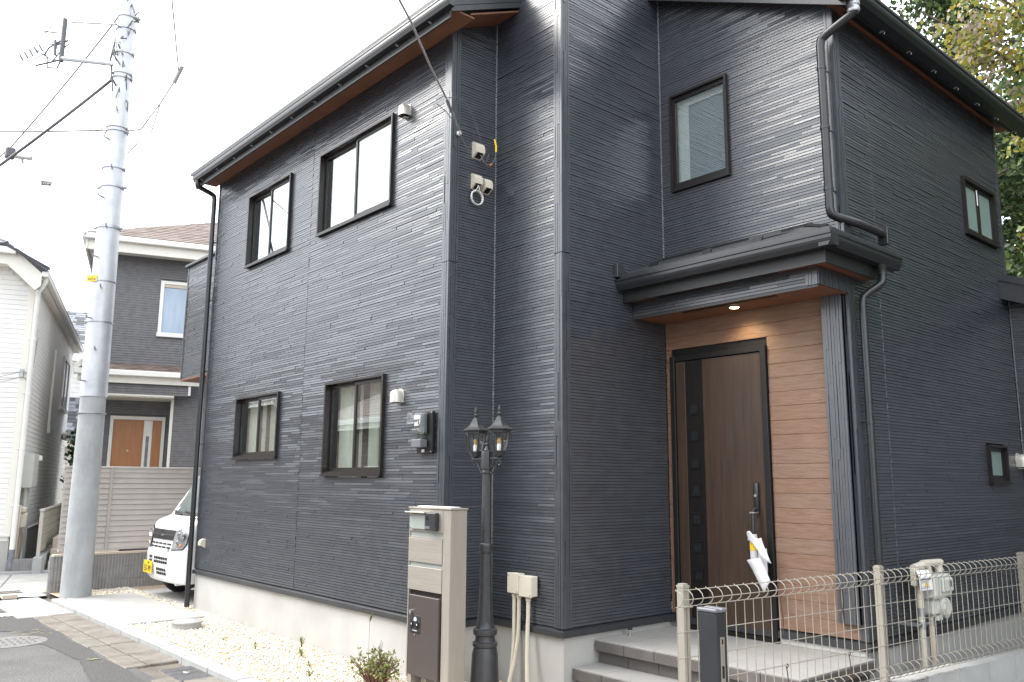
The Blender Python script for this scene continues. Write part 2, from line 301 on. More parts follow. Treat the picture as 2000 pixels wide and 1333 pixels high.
def put_text(name, txt, size, mat, parent, loc, U, N, sx=1.0):
    """flat lettering lying on a face with right-hand direction U and outward normal N"""
    me = text_mesh(txt, size); U = Vector(U).normalized(); N = Vector(N).normalized(); V = N.cross(U)
    o = (0, 0, 0)
    if parent is not None:
        k = parent
        while k.parent is not None: k = k.parent
        o = ROOT.get(k.name, (0, 0, 0))
    mtx = Matrix(((U.x * sx, V.x, N.x, loc[0] - o[0]), (U.y * sx, V.y, N.y, loc[1] - o[1]), (U.z * sx, V.z, N.z, loc[2] - o[2]), (0, 0, 0, 1)))
    me.transform(mtx); me.materials.clear(); me.materials.append(mat)
    return link(name, me, parent)
def sag(a, b, s, n=14):
    a = Vector(a); b = Vector(b)
    return [a.lerp(b, i / n) + Vector((0, 0, -s * 4 * (i / n) * (1 - i / n))) for i in range(n + 1)]
# ------------------------------------------------------------------ ground, road, kerb, gravel
def sheet(name, pts, z, m, kind='structure', label=None):
    mb = MB(); mb.add([(x, y, z) for x, y in pts], [tuple(range(len(pts)))]); return mb.build(name, m, kind=kind, label=label)
sheet('ground', [(-220, -220), (220, -220), (220, 260), (-220, 260)], -0.09, M['soil'])
sheet('road', [(-14.2, -2.4), (60, -2.4), (60, 2.62), (-13.2, 2.62), (-13.9, 2.35), (-14.6, 1.2)], -0.055, M['asphalt'])
sheet('far_road', [(-90, -42), (-60, -50), (-14.25, -2.4), (-14.65, 1.2), (-16.2, 2.1), (-40, -6)], -0.058, M['asphalt'])
# worn asphalt edge patch beside the gutter
mb = MB(); e = []; w_ = 0.0; gg = random.Random(12)
for i in range(240):
    w_ = w_ * .97 + gg.gauss(0, .009); e.append((-11.7 + i * .04, 2.25 + .07 * math.sin(i * .11) + w_, 2.525 + .018 * math.sin(i * .23) + gg.gauss(0, .006)))
for p, q_ in zip(e[:-1], e[1:]): mb.quad((p[0], p[1], -.051), (q_[0], q_[1], -.051), (q_[0], q_[2], -.051), (p[0], p[2], -.051))
mb.build('asphalt_patch', M['asphalt_dark'], kind='structure')
mb = MB(); mb.add([(-12.6, 2.0, -.0505), (-10.9, 1.98, -.0505), (-10.6, 2.28, -.0505), (-11.0, 2.47, -.0505), (-12.2, 2.45, -.0505), (-12.9, 2.2, -.0505)], [(0, 1, 2, 3, 4, 5)]); mb.build('asphalt_patch', M['asphalt_dark'], kind='structure')
# neighbours' concrete forecourt
sheet('forecourt', [(-14.2, 1.2), (-13.95, 2.35), (-13.62, 3.0), (-13.75, 3.4), (-13.9, 6.0), (-19.2, 7.0), (-19.4, 3.5), (-18.9, -2.5), (-15.6, -1.8)], -0.052, M['concrete_slab'])
mb = MB()
for a, b in (((-16.9, 3.3), (-14.1, 2.55)), ((-15.8, 3.7), (-15.2, 1.3)), ((-17.6, 1.9), (-15.0, 1.2))):
    a = Vector((*a, -.0475)); b = Vector((*b, -.0475)); t = (b - a).normalized(); n = Vector((-t.y, t.x, 0)) * .008
    mb.quad(a + n, a - n, b - n, b + n)
mb.build('joint_line', M['gatecap'], kind='structure')
# gutter strip: a row of concrete channel blocks, each its own piece
gs = thing('gutter_strip', 'old stained concrete gutter blocks between asphalt and kerb', 'gutter', (-9, 2.85, -0.05)); del gs['category']; del gs['label']; gs['kind'] = 'structure'
x = -13.45; k = 0
while x < 3.0:
    L = 0.6; new = x < -12.0
    if not (-7.78 < x + .3 < -7.2):
        mb = MB(); z0 = -.043 + rnd.uniform(-.004, .004)
        mb.box(x + .004, x + L - .004, 2.735, 2.992, -.12, z0 + .006, .008)
        mb.build('gutter_block', M['concrete_light'] if new else M['concrete_old'], gs)
        mb = MB(); mb.box(x + .004, x + L - .004, 2.56 - 0.03 * rnd.random() - (0.16 if new else 0), 2.726, -.12, z0, .008)
        mb.build('gutter_edge', M['concrete_light'] if new else M['concrete_old'], gs)
    x += L; k += 1
mb = MB(); mb.box(-13.5, 3, 2.58, 3.0, -.12, -.062); mb.build('mortar_bed', M['soil'], gs)
kb = thing('kerb', '', '', (-9, 3.07, 0)); del kb['category']; del kb['label']; kb['kind'] = 'structure'
mb = MB(); mb.box(-.298, .298, -.075, .075, -.1, .012, .010); kme = mb.build('kerb_stone', M['kerb'], None).data
bpy.data.objects.remove(bpy.data.objects['kerb_stone'])
x = -12.78
while x < 1.5:
    inst('kerb_stone', kme, kb, (x + .3 + 9, rnd.uniform(-.003, .003), rnd.uniform(-.003, .002))); x += .6
# gravel bed + stones
sheet('gravel_bed', [(-14.1, 3.15), (1.5, 3.15), (1.5, 4.17), (-4.75, 4.17), (-4.75, 5.0), (-5.62, 4.66), (-5.62, 4.17), (-10.88, 4.17), (-10.88, 12), (-14.1, 12)], -0.012, M['gravel_bed'])
def stones(name, areas, n, smin, smax, seed):
    g = np.random.default_rng(seed); t = (1 + 5 ** .5) / 2
    iv = np.array([(-1, t, 0), (1, t, 0), (-1, -t, 0), (1, -t, 0), (0, -1, t), (0, 1, t), (0, -1, -t), (0, 1, -t), (t, 0, -1), (t, 0, 1), (-t, 0, -1), (-t, 0, 1)], float); iv /= np.linalg.norm(iv[0])
    fc = np.array([(0, 11, 5), (0, 5, 1), (0, 1, 7), (0, 7, 10), (0, 10, 11), (1, 5, 9), (5, 11, 4), (11, 10, 2), (10, 7, 6), (7, 1, 8), (3, 9, 4), (3, 4, 2), (3, 2, 6), (3, 6, 8), (3, 8, 9), (4, 9, 5), (2, 4, 11), (6, 2, 10), (8, 6, 7), (9, 8, 1)])
    A = np.array([(x1 - x0) * (y1 - y0) * w for x0, x1, y0, y1, w in areas]); pick = g.choice(len(areas), n, p=A / A.sum())
    ar = np.array([a[:4] for a in areas])[pick]
    cx = ar[:, 0] + g.random(n) * (ar[:, 1] - ar[:, 0]); cy = ar[:, 2] + g.random(n) * (ar[:, 3] - ar[:, 2])
    s = smin + (smax - smin) * g.random(n) ** 1.5; sc = s[:, None] * g.uniform(.55, 1.0, (n, 3)); sc[:, 2] *= .75
    a = g.random(n) * 2 * PI; tl = g.normal(0, .35, n)
    V = iv[None] * (1 + g.normal(0, .14, (n, 12, 1))) * sc[:, None, :]
    ct, st = np.cos(tl)[:, None], np.sin(tl)[:, None]; y = V[..., 1] * ct - V[..., 2] * st; z = V[..., 1] * st + V[..., 2] * ct
    ca, sa = np.cos(a)[:, None], np.sin(a)[:, None]; X = V[..., 0] * ca - y * sa; Y = V[..., 0] * sa + y * ca
    P = np.stack([X + cx[:, None], Y + cy[:, None], z + (-.012 + s * .25 + .012 * g.random(n))[:, None]], -1).reshape(-1, 3)
    F = (fc[None] + (np.arange(n) * 12)[:, None, None]).reshape(-1, 3)
    me = bpy.data.meshes.new(name); me.vertices.add(len(P)); me.vertices.foreach_set('co', P.ravel()); me.loops.add(F.size); me.loops.foreach_set('vertex_index', F.ravel().astype(np.int32))
    me.polygons.add(len(F)); me.polygons.foreach_set('loop_start', np.arange(0, F.size, 3, dtype=np.int32)); me.polygons.foreach_set('loop_total', np.full(len(F), 3, dtype=np.int32))
    for q in 'abcd': me.materials.append(M['stone_' + q])
    me.polygons.foreach_set('material_index', np.repeat(g.choice(4, n, p=[.42, .2, .28, .10]), 20).astype(np.int32)); me.update(); me.validate()
    return link(name, me, kind='stuff')
stones('gravel', [(-10.05, -4.75, 3.16, 4.15, 1), (-5.6, -4.75, 4.15, 4.66, 1), (-13.55, -10.05, 4.03, 4.2, 1), (-13.5, -12.7, 3.3, 4.2, .8), (-11.4, -10.88, 4.1, 5, .6), (-4.75, -3.4, 3.16, 4.7, .6)], 22000, .0075, .0155, 3)
# concrete pads
pd = thing('parking_pad', '', '', (-11.4, 3.6, 0)); del pd['category']; del pd['label']; pd['kind'] = 'structure'
mb = MB(); mb.box(-12.72, -10.05, 3.155, 4.02, -.08, .016, .008); mb.build('concrete_slab', M['concrete_slab'], pd)
for a, b, c, d in ((-12.95, -12.25, 4.2, 5.6), (-11.95, -11.15, 4.2, 5.6), (-12.95, -12.25, 5.62, 9), (-11.95, -11.15, 5.62, 9), (-12.24, -11.96, 4.2, 5.6)):
    mb = MB(); mb.box(a, b, c, d, -.08, .014, .008); mb.build('concrete_slab', M['concrete_slab'], pd)

# ------------------------------------------------------------------ the dark house
H = thing('house', 'two-storey house clad in charcoal ribbed siding with brown plank porch', 'house', (-5.6, 4.2, 0))
X_, Y_ = Vector((1, 0, 0)), Vector((0, 1, 0)); NY, PX = Vector((0, -1, 0)), Vector((1, 0, 0))
PITCH = 0.455 / 18
def siding(O, U, N, u0, u1, z0, z1, opens=(), joints=(), ztop=None, seed=0, zb=None, mat='siding', course=0.455):
    g = random.Random(seed); O = Vector(O); cols = [u0] + list(joints) + [u1]
    for ci in range(len(cols) - 1):
        ca, cb = cols[ci] + (0.0025 if ci else 0), cols[ci + 1] - (0.0025 if ci < len(cols) - 2 else 0)
        z = z0
        while z < z1 - 1e-4:
            zt = min(z + course, z1); r = z; cut = [o for o in opens if o[2] <= z + 1e-4 and o[3] >= zt - 1e-4 and o[0] > ca and o[1] < cb]; edges = sorted([(o[0] + o[1]) / 2 for o in cut]); mbs = [MB() for _ in range(len(edges) + 1)]
            while r < zt - 1e-4:
                rt = min(r + PITCH, zt); iv = [(ca, cb)]
                if ztop:
                    # clip the row under a sloping top
                    if ztop(ca) < rt and ztop(cb) < rt: r = rt; continue
                    if ztop(cb) < rt:
                        t = ca + (cb - ca) * (ztop(ca) - rt) / (ztop(ca) - ztop(cb)); iv = [(ca, t)]
                    elif ztop(ca) < rt:
                        t = ca + (cb - ca) * (rt - ztop(ca)) / (ztop(cb) - ztop(ca)); iv = [(t, cb)]
                for (a, b, c, d) in opens:
                    if rt > c and r < d:
                        nv = []
                        for (p, q) in iv:
                            if b <= p or a >= q: nv.append((p, q)); continue
                            if a > p: nv.append((p, a))
                            if b < q: nv.append((b, q))
                        iv = nv
                for (p, q) in iv:
                    if q - p < .004: continue
                    P = lambda u, d, zz: O + U * u + N * d + Vector((0, 0, zz)); mb = mbs[sum(1 for e_ in edges if p > e_)]
                    mb.quad(P(p, -.010, r), P(q, -.010, r), P(q, -.010, rt), P(p, -.010, rt))
                    u = p - g.random() * .35
                    while u < q:
                        L = g.uniform(.24, .72); a = max(u, p); b = min(u + L, q); u += L
                        if b - a < .01: continue
                        lv = g.choice((-.0020, -.0008, -.0005, .0004, .0007, .0028)); tl = g.choice((-.0003, .0001, .0004, .0008, .0013)); gp = .0038
                        db, dt = lv + tl, lv - tl; e = .0005
                        v = [P(a + e, -.010, r + gp), P(b - e, -.010, r + gp), P(b - e, -.010, rt), P(a + e, -.010, rt), P(a + e, db, r + gp), P(b - e, db, r + gp), P(b - e, dt, rt - .0008), P(a + e, dt, rt - .0008)]
                        mb.add(v, [(4, 5, 6, 7), (3, 2, 6, 7), (0, 4, 5, 1), (0, 3, 7, 4), (1, 5, 6, 2)], 1 if lv > 0 and g.random() < .55 else 0)
                r = rt
            for mb in mbs:
                if mb.f: mb.build('siding_panel', [M[mat], M['siding_b']], H)
            z = zt
def trim(O, U, N, u0, u1, z0, z1, seed=0, proud=.006, name='corner_trim', mat='siding'):
    """corner piece: the same strips turned upright"""
    g = random.Random(seed); mb = MB(); mb.obox(O, U, N, u0, u1, z0, z1, -.03, -.004 + proud * .3)
    n = max(1, round((u1 - u0) / .024)); w = (u1 - u0) / n
    if u0 < .0: mb.obox(O, U, N, -.0071, .004, z0, z1, -.02, .0047)
    for i in range(n):
        z = z0
        while z < z1:
            L = g.uniform(.2, .6); b = min(z + L, z1)
            mb.obox(O, U, N, u0 + i * w + (.002 if i else 0), u0 + (i + 1) * w - .001, z, b - .0015, -.006, proud + g.choice((-.002, 0, .002, .003))); z += L
    return mb.build(name, M[mat], H)
ZB = 0.49
OA = (-10.87, 4.161, 0); WIN_A = {'w1': (-9.81, -8.665, 4.19, 5.12), 'w2': (-7.97, -6.52, 4.19, 5.12), 'll': (-9.83, -8.69, 1.835, 2.572), 'lr': (-7.635, -6.54, 1.64, 2.572)}
opA = [(a + 10.87 + .01, b + 10.87 - .01, c + .01, d - .01) for a, b, c, d in WIN_A.values()]
siding(OA, X_, NY, .03, 5.163, ZB, 5.66, opA, (2.705,), seed=1)
trim(OA, X_, NY, 0.0, .03, ZB, 5.66, 2); trim(OA, X_, NY, 5.165, 5.263, ZB, 3.46, 3); trim(OA, X_, NY, 5.165, 5.263, 3.465, 5.80, 4)
OB = (-5.607, 4.161, 0)
siding(OB, Y_, PX, .092, .510, ZB, 6.2, ztop=lambda u: 5.62 + .45 * u + .1, seed=5)
trim(OB, Y_, PX, -.004, .09, ZB, 3.46, 6); trim(OB, Y_, PX, -.004, .09, 3.465, 5.75, 7)
OB2 = (-5.607, 4.675, 0)
siding(OB2, X_, NY, .006, .770, ZB, 6.7, seed=8)
trim(OB2, X_, NY, .772, .863, ZB, 3.46, 9); trim(OB2, X_, NY, .772, .863, 3.465, 6.7, 10)
OC = (-4.744, 4.675, 0)
siding(OC, Y_, PX, .088, 1.316, ZB, 6.9, seed=11)
trim(OC, Y_, PX, -.004, .086, ZB, 3.46, 12); trim(OC, Y_, PX, -.004, .086, 3.465, 6.8, 13)
OD = (-4.744, 5.995, 0); WD = (-4.615, -3.985, 4.245, 5.19)
ztD = lambda u: 6.30 - .48 * u
siding(OD, X_, NY, .004, 1.684, 3.03, 6.5, [(WD[0] + 4.744 + .01, WD[1] + 4.744 - .01, WD[2] + .01, WD[3] - .01)], seed=14, ztop=ztD)
trim(OD, X_, NY, 1.686, 1.746, ZB, 5.45, 15)
OE = (-2.998, 5.995, 0); WE1 = (8.41, 9.215, 3.99, 4.57); WE2 = (8.475, 8.925, 1.605, 1.968)
siding(OE, Y_, PX, .092, 3.40, ZB, 5.42, [(a - 5.995 + .01, b - 5.995 - .01, c + .01, d - .01) for a, b, c, d in (WE1, WE2)], (.535,), seed=16)
trim(OE, Y_, PX, -.004, .09, ZB, 5.42, 17); trim(OE, Y_, PX, 3.402, 3.44, 3.6, 5.42, 18)
OF = (-2.998, 9.432, 0)
siding(OF, X_, NY, .004, 3.5, .3, 3.9, ztop=lambda u: 3.62 - .4 * u, seed=19)
OG = (-13.10, 4.6, 0)
siding(OG, X_, NY, .05, 2.22, 3.12, 4.90, seed=20); trim(OG, X_, NY, 0, .048, 3.12, 4.9, 21)
# sealant lines in the inner corners and the open joint on the right wall
for (x, y, z0, z1) in ((-5.601, 4.669, ZB, 6.2), (-4.738, 5.989, 3.6, 6.6), (-2.992, 9.426, ZB, 3.6)):
    mb = MB(); z = z0
    while z < z1: mb.box(x - .006, x + .004, y - .004, y + .006, z, min(z1, z + PITCH - .004)); z += PITCH
    mb.build('sealant_joint', M['sealant'], H)
mb = MB(); mb.obox(OE, Y_, PX, .5325, .5375, ZB, 5.40, -.012, -.001); mb.build('sealant_joint', M['sealant'], H)
mb = MB(); mb.obox(OA, X_, NY, 2.7025, 2.7075, ZB, 5.64, -.012, -.004); mb.build('sealant_joint', M['siding2'], H)
# foundation and the black flashing above it
fp = [(-10.865, 4.178), (-5.62, 4.178), (-5.62, 4.69), (-4.757, 4.69), (-4.757, 6.01), (-3.012, 6.01), (-3.012, 9.45)]
mb = MB()
for (a, b), (c, d) in zip(fp[:-1], fp[1:]):
    if a == c: mb.quad((a, b, -.1), (c, d, -.1), (c, d, .435), (a, b, .435))
    else: mb.quad((a, b, -.1), (c, d, -.1), (c, d, .435), (a, b, .435))
mb.quad((-10.865, 4.178, -.1), (-10.865, 14, -.1), (-10.865, 14, .435), (-10.865, 4.178, .435))
mb.build('foundation', M['concrete'], H)
mb = MB(); px = [(-10.89, 4.141), (-5.587, 4.141), (-5.587, 4.655), (-4.724, 4.655), (-4.724, 5.972), (-2.978, 5.972), (-2.978, 9.42)]
qx = [(-10.85, 4.19), (-5.64, 4.19), (-5.64, 4.70), (-4.775, 4.70), (-4.775, 6.02), (-3.03, 6.02), (-3.03, 9.43)]
for i in range(len(px) - 1):
    a, b, c, d = px[i], px[i + 1], qx[i + 1], qx[i]
    v = [(a[0], a[1], .425), (b[0], b[1], .425), (c[0], c[1], .432), (d[0], d[1], .432), (a[0], a[1], .468), (b[0], b[1], .468), (c[0], c[1], .492), (d[0], d[1], .492)]
    mb.add(v, [(0, 1, 2, 3), (4, 5, 6, 7), (0, 1, 5, 4)])
mb.quad((-10.89, 4.141, .425), (-10.89, 14, .425), (-10.89, 14, .468), (-10.89, 4.141, .468))
mb.build('base_flashing', M['flash'], H)
# plain hidden walls closing the volume
mb = MB()
mb.quad((-10.865, 4.17, .43), (-10.865, 9.44, .43), (-10.865, 9.44, 5.66), (-10.865, 4.17, 5.66)); mb.quad((-10.865, 9.44, 0), (-3.0, 9.44, 0), (-3.0, 9.44, 5.5), (-10.865, 9.44, 7.5))
mb.quad((-13.09, 4.62, 3.12), (-13.09, 9, 3.12), (-13.09, 9, 4.9), (-13.09, 4.62, 4.9))
mb.quad((.5, 9.44, 0), (.5, 14, 0), (.5, 14, 2.4), (.5, 9.44, 2.4))
mb.build('rear_wall', M['siding2'], H)
mb = MB(); mb.box(-13.10, -10.86, 4.59, 9.0, 3.095, 3.118); mb.build('balcony_soffit', M['soffit'], H)
mb = MB(); mb.box(-13.14, -10.86, 4.555, 4.66, 4.902, 4.945, .006); mb.box(-13.14, -13.04, 4.66, 9, 4.902, 4.945, .006); mb.build('balcony_coping', M['gutter'], H)
mb = MB(); mb.box(-13.0, -10.9, 4.75, 9.0, 3.16, 3.2); mb.build('balcony_floor', M['room'], H)
# rooms: floor slabs and partitions so that the windows look into real dark rooms
mb = MB(); mb.box(-10.8, -3.1, 6.9, 6.95, .5, 5.6); mb.box(-10.8, -5.7, 4.3, 6.9, 2.85, 3.1); mb.box(-10.8, -5.7, 4.3, 6.9, .42, .5); mb.box(-10.8, -5.7, 4.3, 6.9, 5.60, 5.61)
mb.box(-4.7, -3.05, 6.9, 6.95, 3, 6); mb.box(-3.9, -3.85, 8.1, 9.4, .5, 5.5); mb.build('inner_wall', M['room'], H)
# main roof: front slope, its right rake, right slope with eaves along the right wall
def slab(mb, pts, t=.05): mb.prism(pts, (0, 0, t))
mb = MB(); slab(mb, [(-11.02, 3.80, 5.645), (-5.285, 3.80, 5.645), (-5.285, 6.8, 6.995), (-11.02, 6.8, 6.995)], .035)
slab(mb, [(-11.02, 6.803, 6.995), (-5.285, 6.803, 6.995), (-5.285, 9.75, 5.70), (-11.02, 9.75, 5.70)], .035)
zr = lambda x: 5.415 + .48 * (-2.73 - x)
slab(mb, [(-2.72, 5.84, zr(-2.72)), (-2.72, 9.75, zr(-2.72)), (-6.4, 9.75, zr(-6.4)), (-6.4, 5.84, zr(-6.4))], .03)
mb.build('roof', M['roof'], H)
mb = MB(); slab(mb, [(-5.95, 4.15, 6.95), (-4.25, 4.15, 6.95), (-4.25, 6.3, 7.25), (-5.95, 6.3, 7.25)], .05); mb.build('roof', M['roof'], H)
mb = MB(); mb.box(-11.0, -5.30, 3.90, 4.158, 5.575, 5.59); mb.prism([(-5.62, 4.12, 5.60), (-5.30, 4.12, 5.60), (-5.30, 6.8, 6.806), (-5.62, 6.8, 6.806)], (0, 0, .015))
mb.box(-2.998, -2.86, 5.86, 9.62, 5.375, 5.39); mb.prism([(-2.86, 5.87, 5.352), (-2.86, 6.0, 5.352), (-5.0, 6.0, 5.352 + .48 * 2.14), (-5.0, 5.87, 5.352 + .48 * 2.14)], (0, 0, .012))
mb.build('soffit', M['soffit'], H)
mb = MB(); mb.box(-2.955, -2.895, 6.12, 9.45, 5.367, 5.373); mb.build('soffit_vent', M['black_metal'], H)
mb = MB(); mb.box(-11.0, -5.283, 3.88, 3.898, 5.475, 5.66); mb.build('fascia', M['fascia'], H)
mb = MB(); mb.box(-2.86, -2.842, 5.845, 9.66, 5.30, 5.425); mb.build('fascia', M['fascia'], H)
def rake(mb, p, q, h, th, off):  # banded barge board
    p = Vector(p); q = Vector(q); off = Vector(off)
    for k, (a, b, e) in enumerate(((0, .30, 0), (.32, .64, .004), (.66, 1.0, .008))):
        A = p + Vector((0, 0, a * h)); B = q + Vector((0, 0, a * h)); C = q + Vector((0, 0, b * h)); D = p + Vector((0, 0, b * h)); o = off.normalized() * e
        mb.prism([A + o, B + o, C + o, D + o], -off.normalized() * th)
mb = MB(); rake(mb, (-2.80, 5.845, 5.26), (-5.10, 5.845, 5.26 + .48 * 2.30), .22, .02, (0, -1, 0)); mb.build('barge_board', M['flash'], H)
mb = MB(); rake(mb, (-5.283, 3.885, 5.535), (-5.283, 6.8, 6.847), .17, .02, (1, 0, 0)); mb.build('barge_board', M['flash'], H)
def gutter(mb, a, b, out, w=.10, h=.10):
    """open box gutter running a->b (z of its bottom), out = direction away from the wall"""
    a = Vector(a); b = Vector(b); o = Vector(out).normalized(); Z = Vector((0, 0, 1))
    prof = [(0, h), (0, 0), (w * .75, 0), (w * .95, h * .35), (w, h * .55), (w, h * .8), (w * 1.08, h * .86), (w * 1.08, h), (w * 1.0, h), (w * .93, h * .6), (w * .7, h * .08), (w * .05, h * .08), (w * .05, h)]
    n = len(prof); vs = [a + o * d + Z * z for d, z in prof] + [b + o * d + Z * z for d, z in prof]
    fs = [(i, (i + 1) % n, n + (i + 1) % n, n + i) for i in range(n)]; mb.add(vs, fs)
    for e in (a, b):
        t = (b - a).normalized() * .004; q = [e + o * d + Z * z for d, z in prof[:8]]; mb.prism(q, t if e is a else -t)
g1 = MB(); gutter(g1, (-10.93, 3.878, 5.545), (-5.21, 3.878, 5.545), (0, -1, 0), .075, .095); G1 = g1.build('rain_gutter', M['gutter'], H)
g1 = MB(); gutter(g1, (-2.84, 5.80, 5.305), (-2.84, 9.78, 5.305), (1, 0, 0), .125, .105); G2 = g1.build('rain_gutter', M['gutter'], H)
mb = MB()
for i in range(11): x = -10.75 + i * .52; mb.box(x, x + .014, 3.86, 3.88, 5.525, 5.544); mb.box(x + .002, x + .012, 3.845, 3.86, 5.53, 5.542)
mb.build('gutter_bracket', M['zinc'], G1)
mb = MB()
for i in range(8):
    y = 6.0 + i * .5; mb.box(-2.842, -2.81, y, y + .010, 5.290, 5.304); mb.tube([(-2.818, y + .006, 5.30), (-2.80, y + .006, 5.282), (-2.808, y + .006, 5.268)], .004, 6)
mb.build('gutter_bracket', M['zinc'], G2)
# ------------------------------------------------------------------ downpipes
def downpipe(path, r=.033, clips=(), clip_dir=(0, 1, 0), m='gutter'):
    mb = MB(); P = [Vector(path[0])]
    for i in range(1, len(path) - 1):      # round the elbows
        a, b, c = Vector(path[i - 1]), Vector(path[i]), Vector(path[i + 1]); d = min(.06, (b - a).length * .4, (c - b).length * .4)
        p = b + (a - b).normalized() * d; q = b + (c - b).normalized() * d
        P += [p, p.lerp(b, .6).lerp(b.lerp(q, .4), .35), q.lerp(b, .6).lerp(b.lerp(p, .4), .35), q]
    P.append(Vector(path[-1])); mb.tube(P, r, 14); o = mb.build('downpipe', M[m], H, smooth=50)
    for c in clips:
        c = Vector(c); k = MB(); k.tube([c - Vector((0, 0, .012)), c + Vector((0, 0, .012))], r + .004, 14); d = Vector(clip_dir).normalized(); k.tube([c, c + d * .085], .006, 6); k.build('pipe_clip', M['gutter'], o, smooth=50)
    return o
d1 = downpipe([(-10.84, 3.84, 5.55), (-10.84, 3.84, 5.47), (-10.885, 4.10, 5.41), (-10.885, 4.10, .02)], .032, [(-10.885, 4.10, z) for z in (4.75, 3.95, 3.0, 2.05, 1.1)], (.6, 1, 0))
d2 = downpipe([(-2.78, 5.93, 5.32), (-2.78, 5.93, 5.22), (-3.055, 5.905, 5.10), (-3.055, 5.905, 3.64), (-2.93, 6.12, 3.585), (-2.885, 6.40, 3.55)], .034, [(-3.055, 5.905, z) for z in (4.85, 4.35, 3.85)], (0, 1, 0))
k = MB(); k.lathe((-2.78, 5.93, 5.22), [(.044, 0), (.048, .01), (.048, .03), (.044, .035), (.044, .05), (.05, .055), (.05, .085), (.044, .09)], 14); k.build('pipe_collar', M['zinc'], d2, smooth=40)
k = MB(); k.box(-2.925, -2.845, 6.395, 6.43, 3.46, 3.60, .006); k.build('pipe_shoe', M['gutter'], d2)
d3 = downpipe([(-2.80, 6.16, 3.20), (-2.80, 6.16, 3.10), (-2.925, 6.07, 3.00), (-2.925, 6.07, -.02)], .029, [(-2.925, 6.07, z) for z in (2.05, 1.0)], (-1, 0, 0))
# ------------------------------------------------------------------ windows
def window(O, U, N, u0, u1, z0, z1, kind, seed=0):
    g = random.Random(seed); f = .022; pr = .034; dp = .075
    mb = MB()
    # outer frame, projecting from the wall, with inner reveals
    mb.obox(O, U, N, u0, u0 + f, z0, z1, -dp, pr); mb.obox(O, U, N, u1 - f, u1, z0, z1, -dp, pr)
    mb.obox(O, U, N, u0 + f, u1 - f, z1 - f, z1, -dp, pr); mb.obox(O, U, N, u0 + f, u1 - f, z0, z0 + f * 1.5, -dp, pr - .002)
    if kind != 'fix': mb.obox(O, U, N, u0 + f, u1 - f, z0 + f * 1.5, z0 + f * 2.0, -dp, .012); mb.obox(O, U, N, u0 - .004, u1 + .004, z0 - .006, z0 + .016, pr - .002, pr + .012)
    w = mb.build('window', M['frame'], H)
    a, b = u0 + f, u1 - f; c, d = z0 + f * 1.5, z1 - f; um = (a + b) / 2
    def sash(s0, s1, d0, d1, glass):
        t = .028; k = MB(); k.obox(O, U, N, s0, s0 + t, c, d, d0, d1); k.obox(O, U, N, s1 - t, s1, c, d, d0, d1); k.obox(O, U, N, s0 + t, s1 - t, d - t * 1.3, d, d0, d1); k.obox(O, U, N, s0 + t, s1 - t, c, c + t * 1.7, d0, d1)
        k.build('sash', M['frame'], w)
        k = MB(); m_ = (d0 + d1) / 2; k.obox(O, U, N, s0 + t, s1 - t, c + t * 1.7, d - t * 1.3, m_ - .005, m_ + .001); k.build('pane', glass, w)
    gm = M['glass']
    if kind == 'fix':
        sash(a, b, -.03, .004, gm); k = MB(); k.obox(O, U, N, a, a + (b - a) * .22, c, d, -.07, -.062); k.obox(O, U, N, a + (b - a) * .22, b, d - .09, d, -.07, -.062); k.build('inner_reveal', M['blind'], w)  # pale strips behind the pane stand in for the lit inner reveal
        k = MB(); k.obox(O, U, N, a, b, c, d, -.09, -.075); k.build('blind', M['blind_grey'], w)
    elif kind == 'slim':
        sash(a, um + .01, -.03, .0, M['glass_green']); sash(um + .012, b, -.03, .0, M['glass_green'])
    elif kind == 'single': sash(a, b, -.03, .0, M['glass_green'])
    else:
        sash(a, um + .014, -.058, -.034, gm); sash(um - .014, b, -.030, -.006, gm)
        k = MB(); n = 36; cw = (um - a) * .80      # curtain folds behind the glass
        for s0, s1 in ((a - .02, a + cw), (um + .03, um + .03 + cw * .42)):
            pts = [(s0 + (s1 - s0) * i / n, -.16 - .018 * math.sin(i * 1.9 + g.random())) for i in range(n + 1)]
            for (p, q), (r, s) in zip(pts[:-1], pts[1:]):
                P = lambda u, dd, zz: Vector(O) + Vector(U) * u + Vector(N) * dd + Vector((0, 0, zz))
                k.quad(P(p, q, z0 - .02), P(r, s, z0 - .02), P(r, s, z1 + .02), P(p, q, z1 + .02))
        k.build('curtain', M['curtain'], w, smooth=80)
        k = MB(); zc = (z0 + z1) / 2 - .04; k.obox(O, U, N, um - .012, um + .012, zc - .02, zc + .02, -.075, -.058); k.build('latch', M['zinc'], w)
    return w
for i, (kx, (a, b, c, d)) in enumerate(WIN_A.items()): window(OA, X_, NY, a + 10.87, b + 10.87, c, d, 'slide', i)
window(OD, X_, NY, WD[0] + 4.744, WD[1] + 4.744, WD[2], WD[3], 'fix')
we = window(OE, Y_, PX, WE1[0] - 5.995, WE1[1] - 5.995, WE1[2], WE1[3], 'slim')
k = MB(); k.obox(OE, Y_, PX, WE1[0] - 5.995 + .375, WE1[0] - 5.995 + .405, 4.36, 4.52, .0015, .0025); k.build('paper_strip', M['paper'], we)
window(OE, Y_, PX, WE2[0] - 5.995, WE2[1] - 5.995, WE2[2], WE2[3], 'single')
